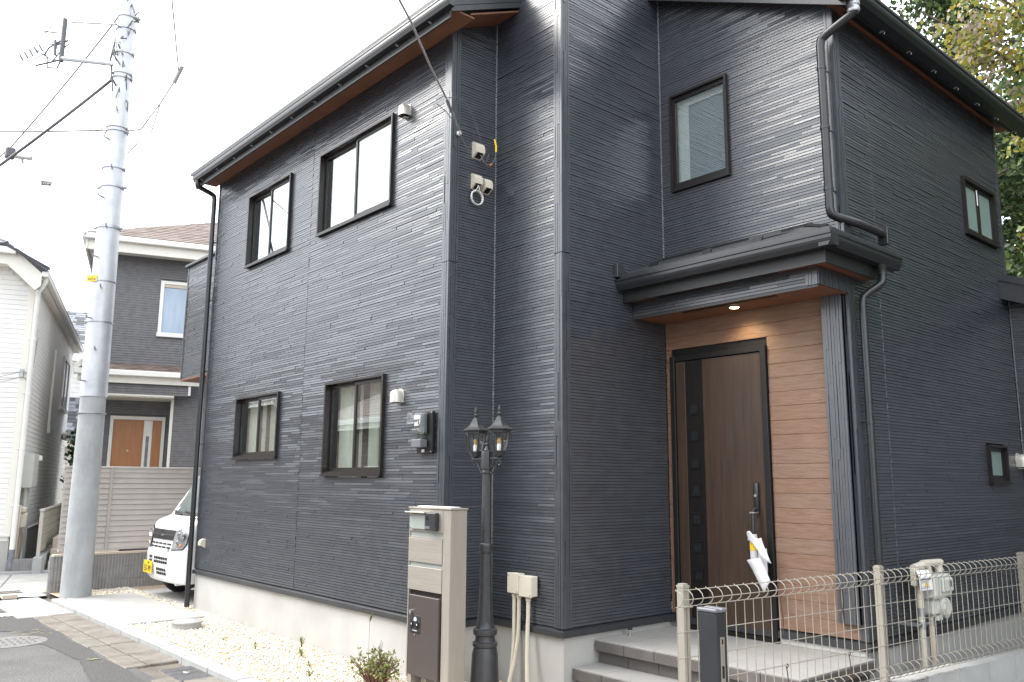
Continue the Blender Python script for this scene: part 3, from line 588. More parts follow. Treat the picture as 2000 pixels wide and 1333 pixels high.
# ------------------------------------------------------------------ round-topped vent hoods
def vent_hood(O, U, N, u, z, r=.055):
    O = Vector(O); U = Vector(U); N = Vector(N); Z = Vector((0, 0, 1)); c = O + U * u + Z * z; mb = MB(); n = 10
    # half-dome hood: arch outline swept outwards, rounded front, open underneath
    rings = []
    for j, (d, s) in enumerate(((0, 1.0), (.03, 1.0), (.055, .97), (.075, .88), (.088, .70), (.094, .40))):
        ring = [c + N * d + U * (-r * s) + Z * (-r * 1.15)] + [c + N * d + U * (-r * s * math.cos(PI * i / n)) + Z * (r * s * math.sin(PI * i / n)) for i in range(n + 1)] + [c + N * d + U * (r * s) + Z * (-r * 1.15)]
        rings.append(ring)
    m_ = len(rings[0]); vs = [p for R_ in rings for p in R_]; fs = []
    for j in range(len(rings) - 1):
        for i in range(m_ - 1): fs.append((j * m_ + i, j * m_ + i + 1, (j + 1) * m_ + i + 1, (j + 1) * m_ + i))
    fs.append(tuple((len(rings) - 1) * m_ + i for i in range(m_))); mb.add(vs, fs)
    h = mb.build('vent_hood', M['hood'], H, smooth=40)
    k = MB(); k.prism([c + U * (r * 1.12 * math.cos(2 * PI * i / 20)) + Z * (r * 1.2 * math.sin(2 * PI * i / 20)) for i in range(20)], N * .006); k.build('wall_plate', M['hood'], h)
    k = MB(); k.obox(c, U, N, -r * .9, r * .9, -r * 1.05, -r * .95, 0, .07); k.build('vent_mesh', M['black_metal'], h)
    k = MB(); k.obox(c, U, N, -r * .35, r * .35, -r * 1.42, -r * 1.25, 0, .045); k.build('drip_lip', M['hood'], h)
    return h
vent_hood(OA, X_, NY, -6.29 + 10.87, 2.35); vent_hood(OA, X_, NY, -6.302 + 10.87, 5.07); vent_hood(OE, Y_, PX, 9.27 - 5.995, 1.84, .06)
# small ivory cable-entry hoods: wedge hood with an opening underneath
def cable_hood(O, U, N, u, z, w=.075, h=.11):
    O = Vector(O); U = Vector(U); N = Vector(N); Z = Vector((0, 0, 1)); P = lambda a, d, q: O + U * (u + a) + N * d + Z * (z + q)
    side = [(0, h / 2), (.02, h / 2), (.05, h * .38), (.066, h * .12), (.066, -h * .2), (.0, -h * .5)]
    mb = MB(); mb.prism([P(-w / 2, d, q) for d, q in side], U * w)
    o = mb.build('cable_hood', M['ivory'], H); k = MB(); k.prism([P(-w * .32, .0655, -h * .22), P(w * .32, .0655, -h * .22), P(w * .32, .012, -h * .46), P(-w * .32, .012, -h * .46)], (N + Z * -.8).normalized() * .002); k.build('hood_opening', M['black_metal'], o)
cable_hood(OB, Y_, PX, 4.445 - 4.161, 4.53, .10, .15); cable_hood(OB, Y_, PX, 4.43 - 4.161, 4.235, .085, .14); cable_hood(OB, Y_, PX, 4.548 - 4.161, 4.222, .085, .14); cable_hood(OA, X_, NY, -10.60 + 10.87, .81, .075, .11)
# ------------------------------------------------------------------ porch: roof, beam, soffit, planks, door, post
pr = MB(); RE = 3.345  # eaves level of the porch roof
slab(pr, [(-4.744, 5.36, RE), (-2.80, 5.36, RE), (-3.30, 5.99, RE + .25), (-4.744, 5.99, RE + .25)], .022)
slab(pr, [(-2.797, 5.362, RE), (-2.797, 6.36, RE), (-2.985, 6.36, RE + .09), (-2.985, 5.60, RE + .094), (-3.297, 5.99, RE + .25)], .022)
PR = pr.build('porch_roof', M['roof'], H)
for i in range(4):
    y = 5.42 + i * .15; k = MB()
    z = RE + .024 + (y - 5.36) * .397; x1 = -2.85 - (y - 5.36) * .79
    k.prism([(-4.735, y, z), (x1, y, z), (x1 - .1, y + .13, z + .0516), (-4.735, y + .13, z + .0516)], (0, 0, .009)); k.build('roof_slate', M['roof'], PR)
k = MB(); k.box(-4.744, -2.775, 5.345, 5.362, RE - .01, RE + .03, .004); k.box(-2.795, -2.775, 5.362, 6.36, RE - .01, RE + .03, .004); k.build('eaves_trim', M['flash'], PR)
k = MB(); k.prism([(-4.744, 5.96, RE + .25), (-3.25, 5.96, RE + .25), (-3.25, 5.985, RE + .29), (-4.744, 5.985, RE + .29)], (0, 0, .012)); k.tube([(-2.80, 5.365, RE + .03), (-3.30, 5.98, RE + .28)], .02, 6); k.build('wall_flashing', M['black_metal'], PR)
for x, w in ((-4.52, .085), (-3.97, .085), (-3.50, .085)):
    k = MB(); z = RE + .03; k.prism([(x, 5.50, z + .056), (x + w, 5.50, z + .056), (x + w, 5.53, z + .105), (x, 5.53, z + .105)], (0, .012, 0)); k.build('snow_guard', M['black_metal'], PR)
k = MB(); k.box(-4.742, -4.70, 5.30, 5.40, 3.35, 3.47, .004); k.build('kick_flashing', M['flash'], PR)
k = MB(); k.prism([(-3.55, 5.55, 3.475), (-3.30, 5.60, 3.49), (-3.26, 5.72, 3.53), (-3.50, 5.70, 3.525)], (0, 0, .02)); k.build('loose_flashing', M['gutter'], PR)
mb = MB(); mb.box(-4.744, -2.858, 5.42, 5.438, 3.142, 3.33); mb.box(-2.876, -2.858, 5.438, 6.30, 3.142, 3.33); mb.build('porch_fascia', M['fascia'], H)
mb = MB(); mb.box(-4.742, -2.88, 5.438, 5.56, 3.165, 3.178); mb.box(-3.0, -2.88, 5.56, 6.28, 3.165, 3.178); mb.build('porch_eaves_soffit', M['soffit'], H)
mb = MB(); mb.box(-4.45, -3.30, 5.445, 5.53, 3.160, 3.166); mb.build('soffit_vent', M['black_metal'], H)
mb = MB(); gutter(mb, (-4.745, 5.418, 3.235), (-2.752, 5.418, 3.235), (0, -1, 0), .095, .095); gutter(mb, (-2.856, 5.33, 3.237), (-2.856, 6.42, 3.237), (1, 0, 0), .095, .095); mb.build('porch_gutter', M['gutter'], H)
mb = MB(); mb.lathe((-2.80, 6.16, 3.16), [(.034, 0), (.036, .05), (.05, .075)], 12); mb.build('gutter_outlet', M['gutter'], H, smooth=40)
# beam box under the roof, ribbed like the walls
siding((-4.744, 5.548, 0), X_, NY, .004, 1.655, 3.03, 3.165, seed=31, course=.2); trim((-4.744, 5.548, 0), X_, NY, 1.657, 1.752, 3.028, 3.165, 32)
trim((-2.992, 5.548, 0), Y_, PX, .0, .44, 3.028, 3.165, 33)
mb = MB(); mb.box(-4.742, -3.0, 5.556, 5.99, 3.022, 3.032); mb.build('porch_ceiling', M['soffit'], H)
mb = MB(); mb.box(-4.74, -2.997, 5.552, 5.562, 3.010, 3.03); mb.build('beam_edge', M['flash'], H)
mb = MB(); mb.box(-4.28, -3.40, 5.635, 5.672, 3.016, 3.0225); mb.build('ceiling_vent', M['black_metal'], H)
dl = MB(); dl.lathe((-3.86, 5.78, 3.0165), [(.043, .0), (.05, .002), (.05, .008)], 20); DLo = dl.build('downlight', M['hood'], H, smooth=40)
k = MB(); k.lathe((-3.86, 5.78, 3.0125), [(.030, 0), (.038, .004)], 20); k.build('light_disc', M['downlight'], DLo)
lamp = bpy.data.lights.new('porch_lamp', 'SPOT'); lamp.energy = 5.5; lamp.color = (1.0, .78, .45); lamp.spot_size = math.radians(125); lamp.spot_blend = .9; lamp.shadow_soft_size = .03
lo = bpy.data.objects.new('porch_lamp', lamp); COL.objects.link(lo); lo.parent = H; lo.location = (-3.86 + 5.6, 5.78 - 4.2, 2.995); lo.rotation_euler = (math.radians(14), 0, 0)
# brown planks, one by one
DX0, DX1, DZ0, DZ1 = -4.683, -3.712, .385, 2.715
pit = .1143; z = .494; i = 0
mb = MB(); mb.box(-4.742, -3.0, 6.012, 6.03, .46, 3.03); mb.build('plank_backing', M['door_dark'], H)
while z < 3.01:
    zt = min(z + pit, 3.024)
    runs = [(-4.740, DX0 - .004), (DX1 + .004, -3.056)] if z < DZ1 - .02 else [(-4.740, -3.056)]
    for a, b in runs:
        m_ = rnd.choice((M['plank'], M['plank2'])); k = MB(); y0 = 5.992 + rnd.uniform(-.0015, .0015); k.box(a, b, y0, 6.012, z + .0006, zt - .0012, .0018); k.build('plank', m_, H)
    z = zt; i += 1
# post: hung pilaster with upright strips
trim((-3.192, 5.945, 0), X_, NY, 0, .162, .605, 3.026, 35, name='porch_post', mat='siding'); mb = MB(); mb.box(-3.192, -3.030, 5.950, 5.990, .605, 3.026); mb.build('porch_post', M['siding2'], H)
# entrance door
y0 = 5.962
mb = MB(); ft = .05
mb.box(DX0, DX0 + ft, y0, 6.05, DZ0, DZ1, .003); mb.box(DX1 - ft, DX1, y0, 6.05, DZ0, DZ1, .003); mb.box(DX0 + ft, DX1 - ft, y0 + .001, 6.05, DZ1 - ft, DZ1, .003); mb.box(DX0 + ft, DX1 - ft, y0 + .01, 6.05, DZ0, DZ0 + .03)
DR = mb.build('entrance_door', M['black_metal'], H)
lx0, lx1, lz0, lz1 = DX0 + ft + .006, DX1 - ft - .006, DZ0 + .035, DZ1 - ft - .006
sx0, sx1 = -4.525, -4.345
k = MB(); k.box(lx0, sx0 - .002, y0 + .014, 6.03, lz0, lz1, .002); k.box(sx1 + .002, lx1, y0 + .014, 6.03, lz0, lz1, .002); k.build('door_leaf', M['door_wood'], DR)
k = MB(); k.box(sx0, sx1, y0 + .016, 6.03, lz0, lz1); k.build('dark_stripe', M['door_dark'], DR)
for q in range(7):
    zc = .83 + q * .2345; xc = -4.437; k = MB(); s = .05; t = .010
    k.box(xc - s, xc + s, y0 + .006, y0 + .02, zc - s, zc - s + t); k.box(xc - s, xc + s, y0 + .006, y0 + .02, zc + s - t, zc + s); k.box(xc - s, xc - s + t, y0 + .006, y0 + .02, zc - s + t, zc + s - t); k.box(xc + s - t, xc + s, y0 + .006, y0 + .02, zc - s + t, zc + s - t); k.build('square_light', M['black_metal'], DR)
    k = MB(); k.box(xc - s + t, xc + s - t, y0 + .0135, y0 + .0155, zc - s + t, zc + s - t); k.build('square_pane', M['glass_dark'], DR)
for zc in (2.37, 1.97): k = MB(); k.tube([(DX0 + ft + .003, y0 - .004, zc - .06), (DX0 + ft + .003, y0 - .004, zc + .06)], .007, 8); k.build('hinge', M['black_metal'], DR)
hx = -3.842
k = MB(); k.box(hx - .020, hx + .020, y0 - .012, y0 + .014, 1.36, 1.60, .003); k.tube([(hx, y0 - .01, 1.40), (hx - .005, y0 - .055, 1.385), (hx - .005, y0 - .06, 1.20), (hx - .005, y0 - .06, .98), (hx, y0 - .03, .955), (hx, y0 + .014, .955)], .013, 10); k.box(hx - .02, hx + .02, y0 - .012, y0 + .014, .92, .99, .003); k.build('door_handle', M['gatepost'], DR, smooth=45)
k = MB(); k.tube([(hx, y0 - .018, 1.50), (hx, y0 - .010, 1.50)], .011, 12); k.build('key_cylinder', M['steel'], DR)
k = MB(); k.box(hx - .026, hx + .022, y0 - .07, y0 - .012, 1.362, 1.372); k.build('handle_band', M['steel'], DR)
# torn white foam wrapping still hanging on the handle
def crumple(pts, thick, m, parent, name):
    rows = len(pts); cols = len(pts[0]); mb = MB(); vs = [Vector(p) for r in pts for p in r]
    fs = [(i * cols + j, i * cols + j + 1, (i + 1) * cols + j + 1, (i + 1) * cols + j) for i in range(rows - 1) for j in range(cols - 1)]
    mb.add(vs, fs); o = mb.build(name, m, parent, smooth=50); md = o.modifiers.new('thick', 'SOLIDIFY'); md.thickness = thick; return o
FW = thing('foam_wrap', 'torn white foam wrapping with yellow tape hanging on the front door handle', 'packaging', (hx, y0 - .06, 1.0))
HY = y0 - .06
k = MB(); k.lathe((hx - .004, HY, .985), [(.026, .0), (.030, .06), (.029, .12), (.030, .19), (.026, .215)], 14); k.build('wrap_sleeve', M['foam'], FW, smooth=60)
k = MB(); k.lathe((hx - .004, HY, 1.075), [(.0312, 0), (.0318, .005), (.0314, .055), (.0312, .06)], 14); k.build('yellow_tape', M['yellow'], FW, smooth=60)
g = random.Random(5)
pts = [[(hx - .045 + .02 * t + s * .13 + .035 * t * s * 2, HY - .034 - .02 * math.sin(s * 3.1) - .012 * t + g.uniform(-.004, .004), 1.215 - .03 * s - t * (.06 + .13 * s) + .02 * math.sin(s * 6)) for s in [i / 8 for i in range(9)]] for t in [j / 5 for j in range(6)]]
crumple(pts, .003, M['foam'], FW, 'upper_flap')
pts = [[(hx - .05 + .02 * t + s * (.13 - .05 * t) + .11 * t, HY - .036 - .022 * math.sin(s * 3) + g.uniform(-.004, .004), 1.0 + .03 * s - t * (.21 + .03 * math.sin(s * 5))) for s in [i / 8 for i in range(9)]] for t in [j / 6 for j in range(7)]]
crumple(pts, .003, M['foam'], FW, 'lower_flap')
pts = [[(hx + .03 + .075 * s, HY + .0 - .01 * math.sin(s * 4) + g.uniform(-.003, .003), 1.075 - .26 * t + .02 * s) for s in [i / 4 for i in range(5)]] for t in [j / 5 for j in range(6)]]
crumple(pts, .003, M['foam'], FW, 'back_flap')

# ------------------------------------------------------------------ porch steps: tiled landing and step
ST = thing('porch_steps', 'grey tiled landing with one lower step in front of the brown door', 'steps', (-3.85, 5.4, 0))
LX0, LX1, LY0, LY1, LZ = -4.740, -2.965, 5.020, 6.000, .380
mb = MB(); mb.box(LX0, LX1 - .065, LY0 + .064, LY1 + .08, -.1, LZ - .012); mb.build('landing_core', M['grout'], ST)
mb = MB(); mb.box(LX0, LX1 - .05, 4.824, LY0 + .1, -.1, .2 - .012); mb.build('step_core', M['grout'], ST)
def tiles(x0, x1, y0, y1, z, name, m, nx, ny):
    wx = (x1 - x0) / nx; wy = (y1 - y0) / ny; k = MB(); k.box(.0015, wx - .0015, .0015, wy - .0015, -.012, 0, .0015); me = k.build(name, m, ST).data
    bpy.data.objects.remove([o for o in bpy.data.objects if o.data == me][0])
    r = ROOT[ST.name]; me.transform(Matrix.Translation(Vector(r)))
    for a in range(nx):
        for b in range(ny): inst(name, me, ST, (x0 + a * wx - r[0], y0 + b * wy - r[1], z - r[2] + rnd.uniform(-.0004, .0004)))
tiles(LX0, LX1, LY0, LY1, LZ, 'floor_tile', M['tile_top'], 6, 3); tiles(LX0, LX1 - .05, 4.772, LY0 + .055, .2, 'floor_tile', M['tile_top'], 6, 1)
for x, nm in [(LX0 + i * .2958, 'edge_tile') for i in range(6)]:
    k = MB(); k.box(x + .0022, x + .2936, LY0 - .004, LY0 + .03, LZ - .084, LZ - .0125, .002); k.build(nm, M['tile_face'], ST)
    k = MB(); k.box(x + .0022, x + .2936, LY0 + .05, LY0 + .062, .2, LZ - .086); k.build('riser_tile', M['tile_face'], ST)
    k = MB(); k.box(x + .0022, x + .2936, 4.768, 4.79, .2 - .09, .2 - .0125, .002); k.build('edge_tile', M['tile_face'], ST)
    k = MB(); k.box(x + .0022, x + .2936, 4.81, 4.822, -.05, .108); k.build('riser_tile', M['tile_face'], ST)
for y in (5.03, 5.355, 5.68):
    k = MB(); k.box(LX1 - .006, LX1 + .006, y, y + .318, LZ - .084, LZ - .0125, .002); k.build('edge_tile', M['tile_face'], ST)
    k = MB(); k.box(LX1 - .06, LX1 - .05, y, y + .318, -.05, LZ - .086); k.build('riser_tile', M['tile_face'], ST)
mb = MB(); mb.box(-3.70, -3.02, 5.985, 6.02, .38, .43, .004); mb.build('plinth', M['concrete'], ST)
DS = thing('door_stopper', 'small steel door stop with black rubber cap on the porch landing', 'door stop', (-4.672, 5.36, LZ))
k = MB(); k.lathe((-4.672, 5.36, LZ), [(.018, 0), (.018, .004), (.011, .006), (.011, .045)], 14); k.build('stem', M['chrome'], DS, smooth=40)
k = MB(); k.lathe((-4.672, 5.36, LZ + .045), [(.019, 0), (.020, .003), (.020, .013), (.016, .016)], 14); k.build('rubber_cap', M['rubber'], DS, smooth=40)

# ------------------------------------------------------------------ electricity meter, cables, conduit boxes, gas meter
EM = thing('electricity_meter', 'clear-cased electricity meter on black backing plate on the front wall', 'meter', (-5.93, 4.15, 1.8))
k = MB(); k.box(-5.965, -5.735, 4.118, 4.150, 1.83, 2.18, .006); k.build('backing_plate', M['black_metal'], EM)
k = MB(); k.box(-5.948, -5.80, 4.075, 4.118, 1.99, 2.165, .008); k.build('meter_body', M['grey_glass'], EM)
k = MB(); k.box(-5.955, -5.79, 4.035, 4.1175, 2.02, 2.17, .012); k.build('clear_cover', M['glass_clear'], EM)
k = MB(); k.box(-5.955, -5.885, 4.002, 4.034, 2.075, 2.168, .01); k.build('lens_bulge', M['glass_clear'], EM)
k = MB(); k.box(-5.935, -5.86, 4.070, 4.0745, 2.115, 2.15); k.build('display', M['paper'], EM)
k = MB(); k.box(-5.93, -5.88, 4.070, 4.0745, 2.06, 2.09); k.build('label_plate', M['white_plastic'], EM)
k = MB(); k.box(-5.94, -5.80, 4.05, 4.1175, 1.945, 2.0185, .01); k.build('clear_cover', M['glass_clear'], EM)
k = MB(); k.box(-5.94, -5.80, 4.045, 4.1175, 1.875, 1.9435, .006); k.build('terminal_cover', M['gatecap'], EM)
k = MB(); k.box(-5.87, -5.84, 4.108, 4.1175, 1.838, 1.862); k.build('seal_tag', M['white_plastic'], EM)
k = MB(); k.tube([(-5.83, 4.06, 2.15), (-5.83, 4.055, 2.08), (-5.845, 4.055, 2.06), (-5.865, 4.055, 2.07), (-5.865, 4.06, 2.1)], .004, 6); k.build('inner_wire', M['white_plastic'], EM)
k = MB()
for a, b in ((-5.955, 2.17), (-5.745, 2.17), (-5.955, 1.84), (-5.745, 1.84)): k.tube([(a, 4.113, b), (a, 4.120, b)], .006, 8)
k.build('screw', M['zinc'], EM)
CC = thing('cable_coil', 'coil of white cable hanging from the left of the paired ivory hoods', 'cable', (-5.56, 4.43, 4.12))
k = MB(); c = Vector((-5.575, 4.435, 4.085))
for j in range(5):
    R_ = .062 + .003 * (j % 3); o = -.008 + .004 * j
    k.tube([(c.x + o, c.y + R_ * math.cos(2 * PI * i / 24), c.z + R_ * math.sin(2 * PI * i / 24)) for i in range(25)], .0045, 6, caps=False)
k.build('loops', M['coil'], CC, smooth=60)
k = MB(); k.tube([(-5.555, 4.43, 4.195), (-5.553, 4.425, 4.17), (-5.566, 4.40, 4.13)], .004, 6); k.tube([(-5.555, 4.435, 4.195), (-5.551, 4.44, 4.17), (-5.566, 4.47, 4.13)], .004, 6); k.build('tail', M['coil'], CC, smooth=60)
LC = thing('lead_cable', 'black lead with yellow insulated end curling out of the upper ivory hood', 'cable', (-5.55, 4.45, 4.45))
k = MB(); k.tube([(-5.55, 4.45, 4.48), (-5.535, 4.465, 4.43), (-5.52, 4.50, 4.39), (-5.515, 4.55, 4.41), (-5.515, 4.59, 4.47), (-5.52, 4.605, 4.54)], .006, 7); k.tube([(-5.545, 4.45, 4.48), (-5.53, 4.50, 4.42), (-5.53, 4.53, 4.50)], .004, 6); k.build('black_lead', M['wire'], LC, smooth=60)
k = MB(); k.tube([(-5.52, 4.605, 4.54), (-5.522, 4.605, 4.60), (-5.525, 4.59, 4.66)], .009, 8); k.build('yellow_end', M['yellow'], LC, smooth=60)
k = MB(); k.tube([(-5.518, 4.53, 4.395), (-5.515, 4.55, 4.41)], .008, 7); k.build('red_tape', M['orange'], LC)
SW = thing('service_drop', 'overhead service cable with looped ends fixed to the house corner', 'cable', (-5.58, 4.23, 4.62))
A0 = Vector((-5.575, 4.225, 4.64)); A1 = Vector((-5.325, 3.883, 4.771)); A2 = Vector((-4.277, 2.815, 4.85)); A3 = Vector((.5, -4.5, 6.6))
A1 = Vector((-5.12, 3.74, 4.645)); A2 = Vector((-4.33, 2.86, 4.62)); A3 = Vector((-1.9, -.6, 5.2))
k = MB(); k.tube([A1, A1.lerp(A2, .5) - Vector((0, 0, .02)), A2, A2.lerp(A3, .33), A2.lerp(A3, .66), A3, A3 + (A3 - A2) * 1.2], .008, 7); k.build('cable', M['wire_pale'], SW, smooth=60)
k = MB(); k.tube([A0, A0.lerp(A1, .55) + Vector((.01, 0, .02)), A1], .005, 6); k.tube([A0 + Vector((0, .03, 0)), A0.lerp(A1, .55), A1], .005, 6); k.build('tail_wire', M['wire_pale'], SW)
k = MB(); k.tube([A0.lerp(A1, .62), A0.lerp(A1, .97)], .014, 8); k.build('strain_clamp', M['zinc'], SW, smooth=40)
k = MB(); k.lathe((A0.x, A0.y, A0.z - .03), [(.012, 0), (.022, .01), (.022, .03), (.012, .04)], 10); k.box(A0.x - .035, A0.x - .01, A0.y - .01, A0.y + .01, A0.z - .02, A0.z + .01); k.build('insulator', M['white_plastic'], SW, smooth=40)
k = MB(); P0 = A1; k.tube([P0, P0 + Vector((.02, .10, .03)), P0 + Vector((.0, .22, .0)), P0 + Vector((-.06, .36, -.1)), P0 + Vector((-.10, .45, -.22))], .0035, 6)
k.tube([P0 + Vector((-.10, -.02, -.02)), P0 + Vector((-.10, .08, -.06)), P0 + Vector((-.12, .2, -.14)), P0 + Vector((-.16, .34, -.28))], .0035, 6); k.build('loose_wire', M['wire'], SW, smooth=60)
CB = thing('conduit_boxes', 'pair of ivory conduit boxes with three hoses running into the gravel', 'conduit box', (-5.15, 4.66, 0))
for x0, x1, z0, z1 in ((-5.302, -5.168, .715, .868), (-5.160, -5.018, .700, .858)):
    k = MB(); k.box(x0, x1, 4.60, 4.664, z0, z1, .006); b_ = k.build('junction_box', M['ivory'], CB)
    k = MB(); k.box(x0 - .003, x1 + .003, 4.588, 4.6005, z0 - .003, z1 + .003, .004); k.build('box_lid', M['ivory'], b_)
    k = MB()
    for a, c_ in ((x0 + .012, z1 - .014), (x1 - .012, z0 + .014)): k.tube([(a, 4.584, c_), (a, 4.589, c_)], .005, 8)
    k.build('lid_screw', M['zinc'], b_)
for x0, z0, pts in ((-5.262, .712, [(-5.262, 4.63, .35), (-5.265, 4.62, .2), (-5.275, 4.60, .02), (-5.28, 4.59, -.05)]), (-5.205, .712, [(-5.21, 4.63, .4), (-5.23, 4.61, .2), (-5.255, 4.58, .05), (-5.265, 4.57, -.05)]), (-5.095, .698, [(-5.10, 4.63, .45), (-5.085, 4.61, .25), (-5.06, 4.59, .08), (-5.055, 4.58, -.05)])):
    k = MB(); k.tube([(x0, 4.632, z0), (x0, 4.632, z0 - .12)] + pts, .0165, 10); h_ = k.build('hose', M['ivory'], CB, smooth=60)
    k = MB(); k.lathe((x0, 4.632, z0 - .035), [(.021, 0), (.023, .006), (.023, .03), (.018, .036)], 12); k.build('hose_nut', M['ivory'], h_, smooth=40)
GM = thing('gas_meter', 'pale grey gas meter with cream pipes and paper tag behind the mesh fence', 'meter', (-2.83, 6.75, .3))
k = MB(); k.box(-2.90, -2.765, 6.59, 6.90, .755, .925, .014); k.build('meter_body', M['grey_box'], GM)
k = MB(); k.box(-2.765, -2.745, 6.70, 6.88, .80, .90, .008); k.build('dial_face', M['grey_box'], GM)
k = MB(); k.box(-2.7445, -2.7425, 6.80, 6.845, .835, .88); k.build('dial_window', M['grey_glass'], GM)
k = MB(); k.box(-2.895, -2.79, 6.62, 6.84, .63, .752, .02); k.tube([(-2.80, 6.755, .685), (-2.755, 6.755, .685)], .072, 18); k.tube([(-2.757, 6.755, .685), (-2.745, 6.755, .685)], .055, 18); k.build('bellows_case', M['grey_box'], GM, smooth=35)
for q in range(8):
    k = MB(); a = 2 * PI * q / 8; k.tube([(-2.76, 6.755 + .064 * math.cos(a), .685 + .064 * math.sin(a)), (-2.748, 6.755 + .064 * math.cos(a), .685 + .064 * math.sin(a))], .005, 6); k.build('case_bolt', M['grey_box'], GM)
for y in (6.64, 6.70, 6.80): k = MB(); k.box(-2.80, -2.775, y, y + .02, .598, .632, .004); k.build('case_lug', M['grey_box'], GM)
k = MB(); k.tube([(-2.84, 6.50, -.05), (-2.84, 6.50, .93)], .024, 12); k.build('inlet_pipe', M['ivory'], GM, smooth=60)
k = MB(); k.tube([(-2.84, 6.66, -.05), (-2.84, 6.66, .62)], .022, 12); k.build('outlet_pipe', M['plank2'] if False else M['beige_tile'], GM, smooth=60)
k = MB(); k.tube([(-2.84, 6.50, .93), (-2.84, 6.52, 1.0), (-2.84, 6.60, 1.005), (-2.84, 6.66, .99), (-2.84, 6.67, .925)], .027, 12); k.tube([(-2.84, 6.42, .985), (-2.84, 6.58, 1.0)], .03, 10); k.tube([(-2.84, 6.58, 1.012), (-2.84, 6.90, 1.005)], .026, 10); k.tube([(-2.84, 6.86, 1.0), (-2.84, 6.86, .93)], .028, 10); k.build('valve_fitting', M['ivory'], GM, smooth=45)
k = MB(); k.box(-2.86, -2.82, 6.40, 6.46, .86, .99, .006); k.build('shutoff_cock', M['ivory'], GM)
k = MB(); k.tube([(-2.84, 6.50, .555), (-2.84, 6.50, .60)], .029, 12); k.tube([(-2.84, 6.50, .64), (-2.84, 6.50, .70)], .027, 12); k.box(-2.995, -2.83, 6.47, 6.478, .565, .59); k.tube([(-2.83, 6.40, .585), (-2.83, 6.60, .58)], .009, 8); k.build('pipe_clamp', M['zinc'], GM, smooth=40)
k = MB(); k.tube([(-2.84, 6.66, .56), (-2.84, 6.66, .60)], .026, 12); k.build('pipe_clamp', M['zinc'], GM, smooth=40)
k = MB(); k.add([(-2.79, 6.40, .83), (-2.775, 6.585, .83), (-2.78, 6.575, .93), (-2.80, 6.575, .97), (-2.815, 6.40, .975), (-2.795, 6.40, .93)], [(0, 1, 2, 5), (5, 2, 3, 4)]); tg = k.build('paper_tag', M['paper'], GM)
k = MB(); k.add([(-2.7835, 6.41, .905), (-2.7745, 6.56, .905), (-2.7745, 6.56, .912), (-2.7835, 6.41, .912)], [(0, 1, 2, 3)])
for zz in (.895, .885, .845, .855): k.add([(-2.784, 6.415, zz), (-2.7755, 6.53, zz), (-2.7755, 6.53, zz + .003), (-2.784, 6.415, zz + .003)], [(0, 1, 2, 3)])
k.build('print_line', M['wire'], tg)
k = MB(); k.add([(-2.7815, 6.47, .86), (-2.777, 6.52, .86), (-2.777, 6.52, .882), (-2.7815, 6.47, .882)], [(0, 1, 2, 3)]); k.build('yellow_mark', M['yellow'], tg)
# lower right wing roof
mb = MB(); s = -.4
mb.prism([(-3.05, 9.22, 3.70), (.9, 9.22, 3.70 + s * 3.95), (.9, 13, 3.70 + s * 3.95), (-3.05, 13, 3.70)], (0, 0, .05)); mb.build('wing_roof', M['roof'], H)
mb = MB(); mb.prism([(-3.06, 9.20, 3.49), (.92, 9.20, 3.49 + s * 3.98), (.92, 9.20, 3.70 + s * 3.98), (-3.06, 9.20, 3.70)], (0, .02, 0)); mb.prism([(-3.06, 9.185, 3.68), (.92, 9.185, 3.68 + s * 3.98), (.92, 9.185, 3.755 + s * 3.98), (-3.06, 9.185, 3.755)], (0, .02, 0)); mb.build('wing_fascia', M['flash'], H)
mb = MB(); mb.prism([(-3.0, 9.22, 3.56), (.9, 9.22, 3.56 + s * 3.95), (.9, 9.43, 3.56 + s * 3.95), (-3.0, 9.43, 3.56)], (0, 0, .012)); mb.build('wing_soffit', M['flash'], H)
# ------------------------------------------------------------------ mailbox pillar
MP = thing('mailbox_pillar', 'tall beige metal entry pillar with mail slots, intercom and brown parcel locker', 'mailbox', (-5.16, 3.77, 0))
x0, x1, xp, yf, yb = -5.425, -4.898, -4.992, 3.70, 3.85
k = MB(); k.box(xp, x1, yf, yb, -.05, 1.392, .004); k.build('column', M['beige_metal'], MP)
k = MB(); k.box(x0 - .004, x1 + .006, yf - .006, yb + .006, 1.393, 1.404, .002); k.build('top_plate', M['beige_metal_h'], MP)
k = MB(); k.box(x0 + .06, xp + .05, yf + .03, yb - .03, 1.4045, 1.412, .003); k.build('foam_sheet', M['foam'], MP)
k = MB(); k.box(x0, x0 + .012, yf + .004, yb, .17, 1.392); k.box(x0 + .012, xp, yb - .012, yb, .17, 1.392); k.build('back_shell', M['beige_metal'], MP)
k = MB(); k.box(x0 + .006, xp - .002, yf, yf + .03, 1.225, 1.391, .002); k.build('intercom_panel', M['beige_metal_h'], MP)
for zt, zb in ((1.176, 1.003), (.970, .80)):
    k = MB(); k.box(x0 + .006, xp - .002, yf - .004, yf + .03, zb, zt, .002); d = k.build('mail_flap', M['beige_metal_h'], MP)
    k = MB(); k.box(x0 + .012, xp - .002, yf + .012, yf + .03, zt + .001, zt + .05); k.build('slot_glass', M['plate_glass'], d)
    k = MB(); k.box(x0 + .015, x0 + .06, yf - .005, yf - .0035, zb + .015, zb + .019); k.build('small_print', M['steel'], d)
k = MB(); k.box(x0 + .006, xp - .002, yf - .002, yf + .03, 1.178, 1.186); k.build('slot_lip', M['steel'], MP)
k = MB(); k.box(x0 + .012, xp - .004, yf + .02, yb - .014, .195, .795); k.build('locker_case', M['black_metal'], MP)
k = MB(); k.box(x0 + .045, xp - .012, yf - .016, yf + .02, .200, .765, .004); LK = k.build('locker_door', M['brown_locker'], MP)
